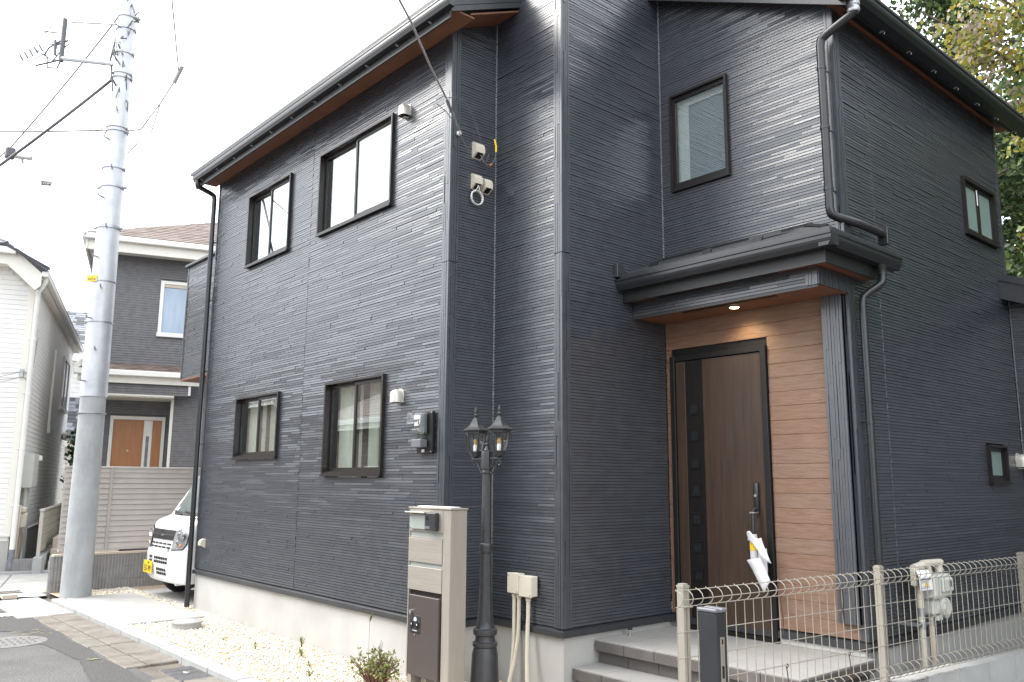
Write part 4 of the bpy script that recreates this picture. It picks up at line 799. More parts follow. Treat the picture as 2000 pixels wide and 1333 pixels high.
k = MB(); k.tube([(-5.337, yf - .032, .645), (-5.337, yf - .015, .645)], .016, 14); k.build('lock_knob', M['chrome'], LK, smooth=40)
k = MB(); k.box(-5.355, -5.222, yf - .0185, yf - .0155, .498, .622, .001); PP = k.build('dial_plate', M['gatepost'], LK)
for xx in (-5.325, -5.255):
    k = MB(); k.tube([(xx, yf - .022, .553), (xx, yf - .018, .553)], .024, 18); k.box(xx - .003, xx + .003, yf - .026, yf - .022, .535, .571); k.build('dial', M['black_metal'], PP, smooth=40)
    k = MB(); k.box(xx - .003, xx + .003, yf - .0275, yf - .026, .553, .566); k.build('dial_mark', M['paper'], PP)
k = MB(); k.box(-5.304, -5.270, yf - .0195, yf - .0184, .582, .604); k.box(-5.298, -5.276, yf - .0195, yf - .0184, .606, .610); k.box(-5.318, -5.262, yf - .0195, yf - .0184, .512, .517); k.build('pictogram', M['grey_box'], PP)
k = MB(); k.box(-5.345, -5.232, yf - .0200, yf - .0184, .498, .508); k.build('handle_slot', M['black_metal'], PP)
k = MB(); k.tube([(-5.289, yf - .021, .487), (-5.289, yf - .017, .487)], .008, 10); k.build('emergency_key', M['chrome'], LK)
k = MB(); k.box(x0 + .01, x0 + .06, yf + .01, yb, -.05, .19); k.box(x0 + .10, x0 + .17, yf + .07, yb, -.05, .19); k.build('leg', M['beige_metal'], MP)
k = MB(); k.box(-5.388, -5.165, yf - .020, yf - .012, 1.246, 1.352); NPl = k.build('name_plate', M['plate_glass'], MP)
k = MB(); k.box(-5.372, -5.225, yf - .0115, yf - .0105, 1.262, 1.34); k.build('blank_paper', M['grey_box'], NPl)
k = MB()
for a in (-5.375, -5.178):
    for b in (1.258, 1.342): k.tube([(a, yf - .026, b), (a, yf, b)], .006, 8)
k.build('standoff', M['chrome'], NPl)
k = MB(); k.box(-5.412, -5.16, yf - .055, yf - .001, 1.362, 1.372, .003); k.build('light_bar', M['steel'], MP)
k = MB(); k.box(-5.170, -5.036, yf - .040, yf - .001, 1.240, 1.368, .006); IC = k.build('intercom', M['gatepost'], MP)
k = MB(); k.tube([(-5.135, yf - .0435, 1.33), (-5.135, yf - .039, 1.33)], .013, 16); k.build('camera_lens', M['glass_dark'], IC, smooth=40)
k = MB(); k.box(-5.160, -5.10, yf - .042, yf - .0395, 1.252, 1.272); k.build('call_button', M['gatecap'], IC)

# ------------------------------------------------------------------ twin lamp post
LP = thing('street_lamp', 'black cast garden lamp post with two glass lanterns', 'lamp post', (-4.862, 4.0, 0))
cx, cy = -4.862, 4.0
k = MB(); k.lathe((cx, cy, 0), [(.13, -.02), (.13, .02), (.112, .05), (.108, .10), (.094, .38), (.082, .425), (.090, .432), (.092, .445), (.090, .458), (.076, .465), (.071, .49), (.071, .505), (.086, .512), (.088, .53), (.086, .548), (.070, .556), (.062, .575), (.060, .60)], 20); k.build('base', M['lampmetal'], LP, smooth=38)
k = MB(); k.lathe((cx, cy, 0), [(.060, .60), (.048, .80), (.041, 1.08)], 12); k.lathe((cx, cy, 0), [(.038, 1.15), (.036, 1.45), (.033, 1.66)], 12); k.build('shaft', M['lampmetal'], LP, smooth=25)
k = MB(); k.lathe((cx, cy, 1.078), [(.041, 0), (.047, .006), (.050, .02), (.047, .045), (.049, .055), (.047, .066), (.040, .074)], 16); k.build('collar', M['lampmetal'], LP, smooth=38)
k = MB(); k.lathe((cx, cy, 1.655), [(.034, 0), (.042, .006), (.042, .016), (.036, .022), (.036, .030), (.043, .036), (.043, .046), (.037, .05)], 16); k.build('collar', M['lampmetal'], LP, smooth=38)
k = MB(); k.lathe((cx, cy, 1.70), [(.046, 0), (.046, .105), (.043, .118), (.025, .13), (.014, .15), (.012, .162), (.020, .166), (.022, .172), (.018, .18), (.010, .186), (.013, .20), (.011, .215), (.003, .235)], 8, a0=PI / 8); k.build('post_head', M['lampmetal'], LP, smooth=25)
k = MB(); k.box(cx - .175, cx + .175, cy - .013, cy + .013, 1.758, 1.772, .003); k.build('cross_arm', M['lampmetal'], LP)
for sg in (-1, 1):
    k = MB()
    S = lambda u, v: (cx + sg * u, cy, 1.758 - v)
    k.tube([S(.040, .095), S(.052, .105), S(.066, .10), S(.085, .075), S(.105, .042), S(.125, .014), S(.138, .004), S(.15, .008), S(.156, .024), S(.15, .04), S(.139, .04), S(.134, .03)], .0055, 7)
    k.tube([S(.045, .0), S(.06, .004), S(.07, .018), S(.072, .036), S(.064, .05), S(.052, .052), S(.046, .042), S(.05, .032)], .0055, 7); k.build('scroll', M['lampmetal'], LP, smooth=50)
def lantern(x):
    hx = lambda r, z, a0=PI / 6 + .12: [(x + r * math.cos(a0 + PI * i / 3), cy + r * math.sin(a0 + PI * i / 3), z) for i in range(6)]
    k = MB(); k.lathe((x, cy, 1.772), [(.014, 0), (.020, .004), (.034, .012), (.052, .045), (.054, .05)], 6, a0=PI / 6 + .12); k.build('lantern_cup', M['lampmetal'], LP)
    prof = [(.054, 1.822), (.068, 1.87), (.078, 1.92), (.083, 1.955)]
    gk = MB()
    for (r0, z0), (r1, z1) in zip(prof[:-1], prof[1:]):
        A = hx(r0 - .003, z0); B = hx(r1 - .003, z1)
        for i in range(6): gk.quad(A[i], A[(i + 1) % 6], B[(i + 1) % 6], B[i])
    gk.build('lantern_glass', M['glass_clear'], LP)
    k = MB()
    for i in range(6): k.tube([hx(r, z)[i] for r, z in prof], .006, 6)
    k.build('lantern_bars', M['lampmetal'], LP)
    k = MB(); k.lathe((x, cy, 1.955), [(.086, 0), (.086, .014), (.104, .018), (.106, .026), (.075, .042), (.050, .066), (.034, .092), (.022, .112), (.017, .118), (.013, .122), (.012, .130), (.020, .134), (.021, .142), (.012, .148), (.009, .154), (.013, .168), (.010, .185), (.003, .205)], 6, a0=PI / 6 + .12); k.build('lantern_cap', M['lampmetal'], LP, smooth=20)
    k = MB(); k.lathe((x, cy, 1.822), [(.016, 0), (.016, .045), (.012, .05)], 10); k.build('bulb_holder', M['white_plastic'], LP, smooth=40)
    k = MB(); k.lathe((x, cy, 1.872), [(.009, 0), (.012, .01), (.012, .035), (.007, .045), (.002, .048)], 10); k.build('bulb', M['amber'], LP, smooth=60)
lantern(-5.002); lantern(-4.724)

# ------------------------------------------------------------------ mesh fence on block wall, gate post
FA = math.radians(5.5); FD = Vector((math.sin(FA), math.cos(FA), 0)); FN = Vector((math.cos(FA), -math.sin(FA), 0)); FP = Vector((-2.61, 5.40, 0)); FT = 1.055
MF = thing('mesh_fence', 'cream wire mesh fence with curled top on the low block wall', 'fence', (-2.61, 5.40, .37))
r = ROOT[MF.name]
fpt = lambda s, n, z: FP + FD * s + FN * n + Vector((0, 0, z))
def post(s):
    k = MB(); w = .022; q = [fpt(s - w, -w, .30), fpt(s + w, -w, .30), fpt(s + w, w, .30), fpt(s - w, w, .30)]; k.prism(q, (0, 0, .765))
    q = [fpt(s - w - .002, -w - .002, 1.065), fpt(s + w + .002, -w - .002, 1.065), fpt(s + w + .002, w + .002, 1.065), fpt(s - w - .002, w + .002, 1.065)]; k.prism(q, (0, 0, .012))
    q = [fpt(s - w + .004, -w + .004, 1.077), fpt(s + w - .004, -w + .004, 1.077), fpt(s + w - .004, w - .004, 1.077), fpt(s - w + .004, w - .004, 1.077)]; k.prism(q, (0, 0, .008)); k.build('fence_post', M['fence_wire'], MF)
for s in (-1.80, 0.0, 1.97, 3.9): post(s)
rail_z = [0, -.04, -.08, -.205, -.33, -.455, -.58, -.62, -.66]; rail_n = [.0, .045, 0, 0, 0, 0, 0, .045, 0]
prof = [(.0, .0), (.018, -.004), (.036, -.018), (.045, -.040), (.036, -.060), (.018, -.074), (.0, -.082)]
wk = MB(); path = [Vector((FN.x * n, FN.y * n, FT + z)) for n, z in prof] + [Vector((0, 0, FT - .2)), Vector((0, 0, FT - .45))] + [Vector((FN.x * n, FN.y * n, FT - .58 + z)) for n, z in prof] 
path = [Vector((-FN.x * .006, -FN.y * .006, FT + .006))] + path
wk.tube(path, .0026, 6); wme = wk.build('mesh_wire', M['fence_wire'], None, smooth=60).data; bpy.data.objects.remove(bpy.data.objects['mesh_wire'])
s = -1.875
while s < 4.6:
    p = FP + FD * s + FN * .026; inst('mesh_wire', wme, MF, (p.x - r[0], p.y - r[1], -r[2])); s += .075
for (z, n) in zip(rail_z, rail_n):
    k = MB(); k.tube([fpt(-1.885, .026 + n + .004, FT + z), fpt(4.6, .026 + n + .004, FT + z)], .0026, 6); k.build('mesh_rail', M['fence_wire'], MF)
k = MB()
for s in (-1.80, 0, 1.97): k.tube([fpt(s - .03, .034, FT - .082), fpt(s + .03, .034, FT - .082)], .006, 6)
k.build('fence_clip', M['fence_wire'], MF)
tie = []
for i, (s, z0, L) in enumerate(((-1.05, FT - .09, .2), (-.48, FT - .09, .19), (-1.02, FT - .46, .24), (-.42, FT - .46, .22))):
    k = MB(); a = fpt(s, .035, z0); k.tube([a + Vector((0, 0, .012)), a + FD * .012, a + Vector((0, 0, -.012)), a - FD * .008, a + Vector((0, 0, -.03)), a + FD * .015 + Vector((0, 0, -L * .6)), a + FD * .012 * (1 + i % 2) + Vector((0, 0, -L))], .0032, 6)
    o = k.build('wire_tie', M['rust'], None, smooth=60)
    tag(o, ['rusty tie wire dangling from the upper rail in front of the dark door frame', 'rusty tie wire dangling from the upper rail in front of the brown planks', 'dark tie wire hanging low beside the black gate post', 'dark tie wire hanging low in front of the landing edge'][i], 'tie wire', 'tie wires twisted on the mesh fence')
BW = thing('block_wall', 'low grey concrete block wall carrying the mesh fence', 'wall', (-2.61, 5.40, 0))
s = -2.4; i = 0
while s < 6:
    ribbed = s < .35
    for z0, z1 in ((-.1, .178), (.182, .37)):
        k = MB(); L = .396
        if ribbed:
            n = 14; k.prism([fpt(s, -.055, z0), fpt(s + L, -.055, z0), fpt(s + L, .052, z0), fpt(s, .052, z0)], (0, 0, z1 - z0))
            for q in range(n):
                a = s + L * (q + .15) / n; b = s + L * (q + .85) / n; k.prism([fpt(a, .052, z0), fpt(b, .052, z0), fpt(b - .004, .062, z0), fpt(a + .004, .062, z0)], (0, 0, z1 - z0 - .001 * q % 2))
        else: k.prism([fpt(s, -.055, z0), fpt(s + L, -.055, z0), fpt(s + L, .058, z0), fpt(s, .058, z0)], (0, 0, z1 - z0))
        k.build('wall_block', M['block'] if ribbed else M['block_light'], BW)
    s += .4; i += 1
k = MB(); k.prism([fpt(-2.4, -.05, -.1), fpt(6, -.05, -.1), fpt(6, .05, -.1), fpt(-2.4, .05, -.1)], (0, 0, .464)); k.build('mortar', M['grout'], BW)
k = MB(); g = random.Random(3)
for q in range(60):
    s = -.9 + q * .03; k.prism([fpt(s, -.05, .366), fpt(s + .03, -.05, .366), fpt(s + .03, .064 + g.uniform(-.006, .006), .366), fpt(s, .064 + g.uniform(-.006, .006), .366)], (0, 0, .009 + g.uniform(0, .004)))
k.build('mortar_smear', M['concrete_light'], BW)
GP = thing('gate_post', 'short black aluminium gate post with a silver latch plate', 'gate post', (-2.28, 3.16, 0))
k = MB(); k.box(-2.33, -2.235, 3.12, 3.20, -.1, 1.045, .006); k.build('post', M['gatepost'], GP)
k = MB(); k.box(-2.334, -2.231, 3.116, 3.155, 1.045, 1.062, .005); k.box(-2.334, -2.231, 3.165, 3.204, 1.045, 1.062, .005); k.box(-2.33, -2.235, 3.15, 3.17, 1.045, 1.055); k.build('cap', M['gatecap'], GP)
k = MB(); k.box(-2.236, -2.2325, 3.145, 3.175, .66, .945, .001); k.build('latch_plate', M['chrome'], GP)
k = MB(); k.box(-2.2329, -2.2315, 3.153, 3.167, .775, .825); k.tube([(-2.233, 3.16, .735), (-2.2312, 3.16, .735)], .008, 12); k.box(-2.2329, -2.2315, 3.156, 3.164, .68, .70); k.box(-2.2329, -2.2315, 3.156, 3.164, .915, .935); k.build('latch_hole', M['black_metal'], GP)

# ------------------------------------------------------------------ white van
VX, VY = -11.84, 4.03
V = thing('van', 'white kei van parked nose-out under the balcony with a yellow number plate', 'van', (VX, VY, 0))
hw = .735
prof = [(.06, .25), (.02, .30), (-.0, .42), (.0, .60), (.03, .74), (.05, .88), (.085, .985), (.135, 1.035), (.26, 1.08), (.32, 1.105), (.52, 1.38), (.70, 1.63), (.79, 1.74), (.95, 1.82), (1.3, 1.87), (3.1, 1.85), (3.32, 1.75), (3.36, 1.0), (3.34, .32), (3.2, .25),
        (2.95, .25), (2.93, .36), (2.86, .50), (2.74, .585), (2.60, .61), (2.46, .585), (2.34, .50), (2.27, .36), (2.25, .25), (.92, .25), (.90, .36), (.83, .50), (.71, .585), (.57, .61), (.43, .585), (.31, .50), (.24, .36), (.22, .25)]
npf = len(prof)
def nrm2(i):
    a = prof[i - 1]; b = prof[(i + 1) % npf]; t = Vector((b[0] - a[0], b[1] - a[1])).normalized(); return Vector((t.y, -t.x))
Nn = [nrm2(i) for i in range(npf)]
def ysurf(z, x):  # nose surface y at height z, with plan curvature
    for (y0, z0), (y1, z1) in zip(prof[:10], prof[1:11]):
        if z0 <= z <= z1: y = y0 + (y1 - y0) * (z - z0) / (z1 - z0); break
    else: y = .0
    return y + crown(x)
crown = lambda x: .10 * abs(x / hw) ** 3.0
side_in = lambda z: .0 if z < .9 else .085 * (z - .9)   # tumblehome
xs = [(-1, .05), (-.985, .02), (-.95, .006), (-.86, 0), (-.6, 0), (-.3, 0), (0, 0), (.3, 0), (.6, 0), (.86, 0), (.95, .006), (.985, .02), (1, .05)]
vs = []
for f_, ins in xs:
    for i, (y, z) in enumerate(prof):
        sg = -1 if i < 20 or True else 1
        yy = y + Nn[i].x * ins * (1 if True else 1); zz = z + Nn[i].y * ins
        # Nn points inwards for this winding
        fr = max(0, 1 - y / .9); x = f_ * (hw - side_in(z)); vs.append((VX + x, VY + yy + crown(f_ * hw) * fr * (1 if z < 1.2 else max(0, 1 - (z - 1.2) / .5)), zz))
fs = []
for j in range(len(xs) - 1):
    for i in range(npf): i2 = (i + 1) % npf; fs.append((j * npf + i, j * npf + i2, (j + 1) * npf + i2, (j + 1) * npf + i))
fs.append(tuple(range(npf))); fs.append(tuple((len(xs) - 1) * npf + i for i in range(npf))[::-1])
k = MB(); k.add(vs, fs); VB = k.build('body', M['van_paint'], V, smooth=32)
def nose_patch(name, m, cells, off, parent=V, nx=6, smooth=40, thick=.0):
    k = MB()
    for poly in cells:   # poly: 4 corners (x,z)
        (a, b, c, d) = [Vector(p) for p in poly]
        P = lambda u, v: (a * (1 - u) + b * u) * (1 - v) + (d * (1 - u) + c * u) * v
        base = len(k.v); nz = 3
        for v in range(nz + 1):
            for u in range(nx + 1):
                p = P(u / nx, v / nz); k.v.append((VX + p.x, VY + ysurf(p.y, p.x) - off, p.y))
        for v in range(nz):
            for u in range(nx): i = base + v * (nx + 1) + u; k.f.append((i, i + 1, i + nx + 2, i + nx + 1)); k.m.append(0)
    return k.build(name, m, parent, smooth=smooth)
nose_patch('grille_panel', M['van_dark'], [[(-.40, .80), (.40, .80), (.42, .93), (-.42, .93)]], .012)
nose_patch('grille_bar', M['chrome'], [[(-.40, .862), (.40, .862), (.40, .868), (-.40, .868)]], .0145)
em = MB()
for q in range(3):
    a = PI / 2 + 2 * PI * q / 3; c = Vector((math.cos(a), math.sin(a))); n = Vector((-c.y, c.x)); o = Vector((0, .866))
    pts = [o + c * .006, o + c * .026 + n * .013, o + c * .044, o + c * .026 - n * .013]; em.prism([(VX + p.x, VY + ysurf(p.y, p.x) - .022, p.y) for p in pts], (0, .008, 0))
em.build('emblem', M['chrome'], V)
for z0 in (.735, .690): nose_patch('grille_slot', M['van_dark'], [[(x, z0), (x + .12, z0), (x + .12, z0 + .022), (x, z0 + .022)] for x in (-.37, -.22, -.07, .08, .23)], .006)
nose_patch('bumper_slot', M['van_dark'], [[(x, z), (x + .055, z), (x + .055, z + .036), (x, z + .036)] for z in (.49, .54) for x in (-.36, -.29, -.15, -.08, -.01, .06, .13, .20, .27)], .005, nx=2)
nose_patch('bumper_slot', M['van_dark'], [[(x, z), (x + .055, z), (x + .055, z + .036), (x, z + .036)] for z in (.345, .395) for x in (-.04, .03, .10, .17, .24)], .005, nx=2)
nose_patch('fog_slot', M['van_dark'], [[(.28, .655 + i * .018), (.33, .655 + i * .018), (.33, .665 + i * .018), (.28, .665 + i * .018)] for i in (0, 1, 2)], .005, nx=2)
for sg in (-1, 1):
    k = MB(); a = [(sg * .43, .92), (sg * .70, 1.0), (sg * .715, .97), (sg * .70, .70), (sg * .60, .665), (sg * .40, .665)]
    def hl(p, o): return (VX + p[0], VY + ysurf(p[1], p[0]) - o + (.0 if abs(p[0]) < .6 else -.0), p[1])
    def grid(pts, off, m, nm):
        # fan grid between inner edge and outer edge
        kk = MB(); L = [(.42, .925), (.41, .86), (.40, .79), (.395, .72), (.39, .672)]; R = [(.705, 1.0), (.722, .93), (.722, .86), (.712, .77), (.66, .69)]; n = 8
        for j in range(5):
            for i in range(n + 1):
                t = i / n; p = (sg * (L[j][0] * (1 - t) + R[j][0] * t), L[j][1] * (1 - t) + R[j][1] * t); c_ = ((.555 - abs(p[0])), (.83 - p[1])); p = (p[0] + sg * c_[0] * pts, p[1] + c_[1] * pts); kk.v.append(hl(p, off))
        for j in range(4):
            for i in range(n): q = j * (n + 1) + i; kk.f.append((q, q + 1, q + n + 2, q + n + 1)); kk.m.append(0)
        return kk.build(nm, m, V, smooth=50)
    HLo = grid(0.0, .010, M['van_dark'], 'headlight'); 
    o = grid(.07, .016, M['lens'], 'lens'); o.parent = HLo
    kk = MB()
    for (cxh, czh, rr) in ((.50, .865, .048), (.50, .765, .042), (.61, .86, .055)): kk.lathe((0, 0, 0), [(rr, 0), (rr * .8, .012), (rr * .35, .004)], 16); n_ = 48; 
    kk.v = []; kk.f = []; kk.m = []
    for (cxh, czh, rr) in ((.50, .865, .048), (.50, .765, .042), (.61, .86, .055)):
        y = VY + ysurf(czh, sg * cxh) - .020; b = len(kk.v)
        for q, (s_, d_) in enumerate(((1, 0), (.8, .010), (.3, .0))):
            for i in range(16): kk.v.append((VX + sg * cxh + rr * s_ * math.cos(i * PI / 8), y + d_, czh + rr * s_ * math.sin(i * PI / 8)))
        for q in range(2):
            for i in range(16): i2 = (i + 1) % 16; kk.f.append((b + q * 16 + i, b + q * 16 + i2, b + q * 16 + 16 + i2, b + q * 16 + 16 + i)); kk.m.append(0)
        kk.f.append(tuple(b + 32 + i for i in range(16))); kk.m.append(0)
    kk.build('reflector', M['chrome'], HLo, smooth=50)
    kk = MB(); p = (sg * .60, .745); kk.box(VX + p[0] - .028, VX + p[0] + .028, VY + ysurf(.745, p[0]) - .026, VY + ysurf(.745, p[0]) - .012, .733, .757, .004); kk.build('indicator', M['orange'], HLo)
# windscreen, dark edge, wipers, side glass
def wsp(u, t, off):  # t along the windscreen slope
    y = .33 + (.765 - .33) * t; z = 1.118 + (1.71 - 1.118) * t; nx_ = Vector((-.81, .59)); x = u * (hw - side_in(z) - .055); cr = crown(u * hw) * max(0, 1 - y / .9) * max(0, 1 - (z - 1.2) / .5)
    return (VX + x, VY + y + cr + nx_.x * off, z + nx_.y * off)
k = MB(); n = 10
for j in range(6):
    for i in range(n + 1): k.v.append(wsp(-1 + 2 * i / n, j / 5, .006))
for j in range(5):
    for i in range(n): q = j * (n + 1) + i; k.f.append((q, q + 1, q + n + 2, q + n + 1)); k.m.append(0)
k.build('windscreen', pm('windscreen', (0.10, 0.13, 0.125), 0.05, spec=1.0, col2=(0.20, 0.23, 0.22), vscale=1.2), V, smooth=60)
k = MB(); q = [wsp(-1 + 2 * i / n, -.06, .008) for i in range(n + 1)] + [wsp(1 - 2 * i / n, .045, .009) for i in range(n + 1)]
for i in range(n): k.quad(q[i], q[i + 1], q[2 * n - i], q[2 * n + 1 - i])
k.build('cowl', M['van_dark'], V)
k = MB()
for u0, u1 in ((-.15, -.75), (.55, -.05)): k.tube([wsp(u0, -.02, .02), wsp((u0 + u1) / 2, .03, .026), wsp(u1, .05, .02)], .010, 6)
k.build('wiper', M['van_dark'], V)
for sg in (-1, 1):
    k = MB(); P = lambda y, z: (VX + sg * (hw - side_in(z) + .004), VY + y, z)
    k.add([P(.55, 1.12), P(1.9, 1.12), P(1.9, 1.68), P(.92, 1.68)], [(0, 1, 2, 3)]); k.add([P(2.0, 1.12), P(3.2, 1.12), P(3.15, 1.68), P(2.0, 1.68)], [(0, 1, 2, 3)]); k.build('side_window', M['glass_dark'], V)
    for yy in (.57, 2.60):
        w_ = MB(); c = (VX + sg * (hw - .09), VY + yy, .275); pr_ = [(.14, -.075), (.235, -.078), (.268, -.062), (.275, -.03), (.275, .03), (.268, .062), (.235, .078), (.14, .075)]; n = 28; b = 0
        for r_, o_ in pr_:
            for i in range(n): a = 2 * PI * i / n; w_.v.append((c[0] + o_, c[1] + r_ * math.cos(a), c[2] + r_ * math.sin(a)))
        for j in range(len(pr_) - 1):
            for i in range(n): i2 = (i + 1) % n; w_.f.append((j * n + i, j * n + i2, (j + 1) * n + i2, (j + 1) * n + i)); w_.m.append(0)
        wo = w_.build('wheel', M['rubber'], V, smooth=40)
        k = MB(); k.tube([(c[0] + sg * .05, c[1], c[2]), (c[0] + sg * .06, c[1], c[2])], .165, 24)
        for i in range(8): a = 2 * PI * i / 8; k.tube([(c[0] + sg * .058, c[1] + .11 * math.cos(a), c[2] + .11 * math.sin(a)), (c[0] + sg * .064, c[1] + .11 * math.cos(a), c[2] + .11 * math.sin(a))], .018, 8)
        k.build('rim', M['zinc'], wo, smooth=40)
k = MB(); k.box(VX - .60, VX + .60, VY + .25, VY + 3.1, .20, .40); k.build('underbody', M['van_dark'], V)
nx0 = VX - .32; k = MB(); k.box(nx0 - .165, nx0 + .165, VY - .025, VY - .017, .335, .50, .004); NP = k.build('number_plate', M['yellow'], V)
put_text('plate_number', '55-99', .115, M['van_dark'], NP, (nx0 + .005, VY - .0265, .395), (1, 0, 0), (0, -1, 0), 1.0); put_text('plate_region', '580', .036, M['van_dark'], NP, (nx0 + .03, VY - .0265, .473), (1, 0, 0), (0, -1, 0))
k = MB(); k.box(VX + .33, VX + .40, VY + .12, VY + .20, .215, .255, .006); k.build('tow_bracket', M['van_paint'], V)
# ------------------------------------------------------------------ utility pole, tags, wires
px_, py_ = -12.82, 3.30
UP = thing('utility_pole', 'tall grey utility pole with steel upper sections and step bolts', 'utility pole', (px_, py_, 0))
rad = lambda z: .197 - .0078 * z
k = MB(); k.lathe((px_, py_, 0), [(rad(0), -.2), (rad(2.78) - .008, 2.78)], 28); k.build('lower_section', M['pole_concrete'], UP, smooth=40)
for i, (a, b) in enumerate(((2.74, 3.80), (3.80, 6.55), (6.55, 12.2))):
    k = MB(); k.lathe((px_, py_, 0), [(rad(a) + .004 - .003 * i, a), (rad(b) + .001 - .003 * i, b)], 28); k.build('steel_section', M['pole_steel'], UP, smooth=40)
def band(z, w=.04, ext=.0):
    k = MB(); k.lathe((px_, py_, z), [(rad(z) + .002, 0), (rad(z) + .012, .002), (rad(z) + .012, w), (rad(z) + .002, w + .002)], 28)
    if ext:
        c = Vector((px_, py_, z + w / 2)); d = Vector((.66, .75, 0)); k.tube([c + d * (rad(z)), c + d * (rad(z) + ext)], .025, 8); k.tube([c - d * (rad(z)), c - d * (rad(z) + ext)], .02, 8)
    k.build('pole_band', M['zinc'], UP, smooth=40)
for z, w, e in ((2.50, .012, 0), (3.80, .02, 0), (4.40, .012, 0), (5.20, .045, .06), (5.83, .03, .07), (6.12, .018, .03), (6.70, .02, .04), (6.76, .02, .02), (7.55, .03, .03), (7.62, .03, .02), (7.95, .03, .03), (8.35, .03, .02), (8.55, .04, .04)): band(z, w, e)
for i in range(14):
    k = MB(); z = 2.95 + i * .45; a = -.75 + (.35 if i % 2 else -.25); d = Vector((math.cos(a), math.sin(a), 0)); c = Vector((px_, py_, z)) + d * rad(z); k.tube([c, c + d * .09, c + d * .10 + Vector((0, 0, .03))], .012, 6); k.build('step_bolt', M['zinc'], UP)
k = MB(); v = Vector((-.45, -.89, 0)).normalized(); c = Vector((px_, py_, 0)) + v * 0; d = Vector((-.66, -.75, 0)).normalized()
k.tube([(px_ + d.x * (rad(z) + .004), py_ + d.y * (rad(z) + .004), z) for z in (2.2, 4, 6, 7.4)], .005, 6); k.build('red_cable', pm('red_cable', (.35, .12, .10), .6), UP)
k = MB(); f = Vector((.71, -.70, 0)); nrm = f; tg_ = Vector((.7, .714, 0)); c = Vector((px_, py_, 4.43)) + d * .08 + f * .165
k.prism([c + tg_ * -.075 + Vector((0, 0, -.045)), c + tg_ * .075 + Vector((0, 0, -.045)), c + tg_ * .075 + Vector((0, 0, .045)), c + tg_ * -.075 + Vector((0, 0, .045))], f * .004); NPt = k.build('number_tag', M['yellow'], UP)
put_text('tag_number', '4456', .06, M['wire'], NPt, c + f * .0055 + Vector((0, 0, -.012)), tg_, f)
k = MB(); k.lathe((px_, py_, .55), [(rad(.5) + .001, 0), (rad(.5) + .002, .018)], 28); k.build('white_mark', M['white_plastic'], UP) if False else None
k = MB(); a0 = Vector((px_, py_, 4.42)) + d * .17; k.tube([a0, a0 + Vector((-.25, -.28, .06))], .012, 6); k.tube([a0 + Vector((-.25, -.28, .06)), a0 + Vector((-.28, -.32, .09))], .02, 8); k.build('sensor_arm', M['white_plastic'], UP)
# arms to the left with cable clutter
c = Vector((px_, py_, 0)); L_ = Vector((-.657, -.753, 0))
k = MB(); k.tube([c + L_ * .05 + Vector((0, 0, 7.80)), c + L_ * .95 + Vector((0, 0, 7.90))], .035, 8); k.build('cross_arm', M['pole_steel'], UP); k = MB(); k.tube([c + L_ * .05 + Vector((0, 0, 8.46)), c + L_ * .85 + Vector((0, 0, 8.50))], .015, 6); k.build('cross_arm', M['pole_steel'], UP)
k = MB(); e = c + L_ * .95 + Vector((0, 0, 7.9)); g = random.Random(11)
k.tube([e + Vector((0, 0, -.05)), e + Vector((0, 0, .65))], .035, 8); k.tube([e + L_ * .1 + Vector((0, 0, .05)), e + L_ * .12 + Vector((0, 0, .30))], .02, 6)
for q in range(9):
    p = e + L_ * g.uniform(-.1, .15) + Vector((0, 0, g.uniform(-.05, .5))); k.tube([p, p + L_ * g.uniform(.1, .2) + Vector((0, 0, g.uniform(-.15, .1))), p + L_ * g.uniform(.15, .45) + Vector((0, 0, g.uniform(-.3, .2)))], g.uniform(.006, .014), 6)
for q in range(5):
    p = e + L_ * (.3 + q * .07) + Vector((0, 0, .12 - q * .04)); k.tube([p, p + L_ * .06 + Vector((0, 0, .10))], .014, 6)
k.tube([e + Vector((0, 0, -.02)), e + L_ * .05 + Vector((0, 0, -.16)), e + L_ * .2 + Vector((0, 0, -.15)), e + L_ * .22 + Vector((0, 0, .02))], .012, 6); k.build('cable_clutter', M['wire'], UP, smooth=60)
k = MB()
for q in range(16):
    z = 7.2 + q * .10; a = g.uniform(-1.5, 1.0); d2_ = Vector((math.cos(a), math.sin(a), 0)); p = c + d2_ * rad(z) + Vector((0, 0, z)); k.tube([p, p + d2_ * g.uniform(.03, .1) + Vector((0, 0, g.uniform(-.1, .1))), p + d2_ * g.uniform(.0, .06) + Vector((g.uniform(-.06, .06), g.uniform(-.06, .06), g.uniform(-.25, .05)))], g.uniform(.006, .012), 6)
k.tube([c + L_ * .13 + Vector((0, 0, 7.5)), c + L_ * .2 + Vector((0, 0, 7.9)), c + L_ * .12 + Vector((0, 0, 8.4))], .016, 6)
k.build('cable_lead', M['wire'], UP, smooth=60)
pc = lambda z, o=0: Vector((px_ + .05, py_ - .12, z))
def wire(name, label, pts, r_, m='wire', group='overhead wires at the utility pole'):
    k = MB(); k.tube(pts, r_, 6); o = k.build(name, M[m], None, smooth=60); tag(o, label, 'wire', group); return o
far = lambda a, b, t: Vector(a) + (Vector(b) - Vector(a)) * t
wire('overhead_wire', 'thick dark cable running down left from the pole to the frame edge', sag((-12.72, 3.25, 7.62), (-15.0, 1.35, 5.55), .06) + [Vector((-15.6, .9, 4.6)), Vector((-16.2, .4, 3.4))], .022)
wire('overhead_wire', 'twisted grey cable from the pole top sloping down to a hanging splice box', sag((-12.95, 3.2, 8.6), (-15.35, 2.35, 7.0), .05) + sag((-15.35, 2.35, 7.0), (-16.2, 1.7, 6.2), .02, 4), .014, 'wire_pale')
wire('overhead_wire', 'thin near-level wire meeting the pole from the left', sag((-12.85, 3.25, 6.75), (-17.0, -.6, 7.1), .08), .011)
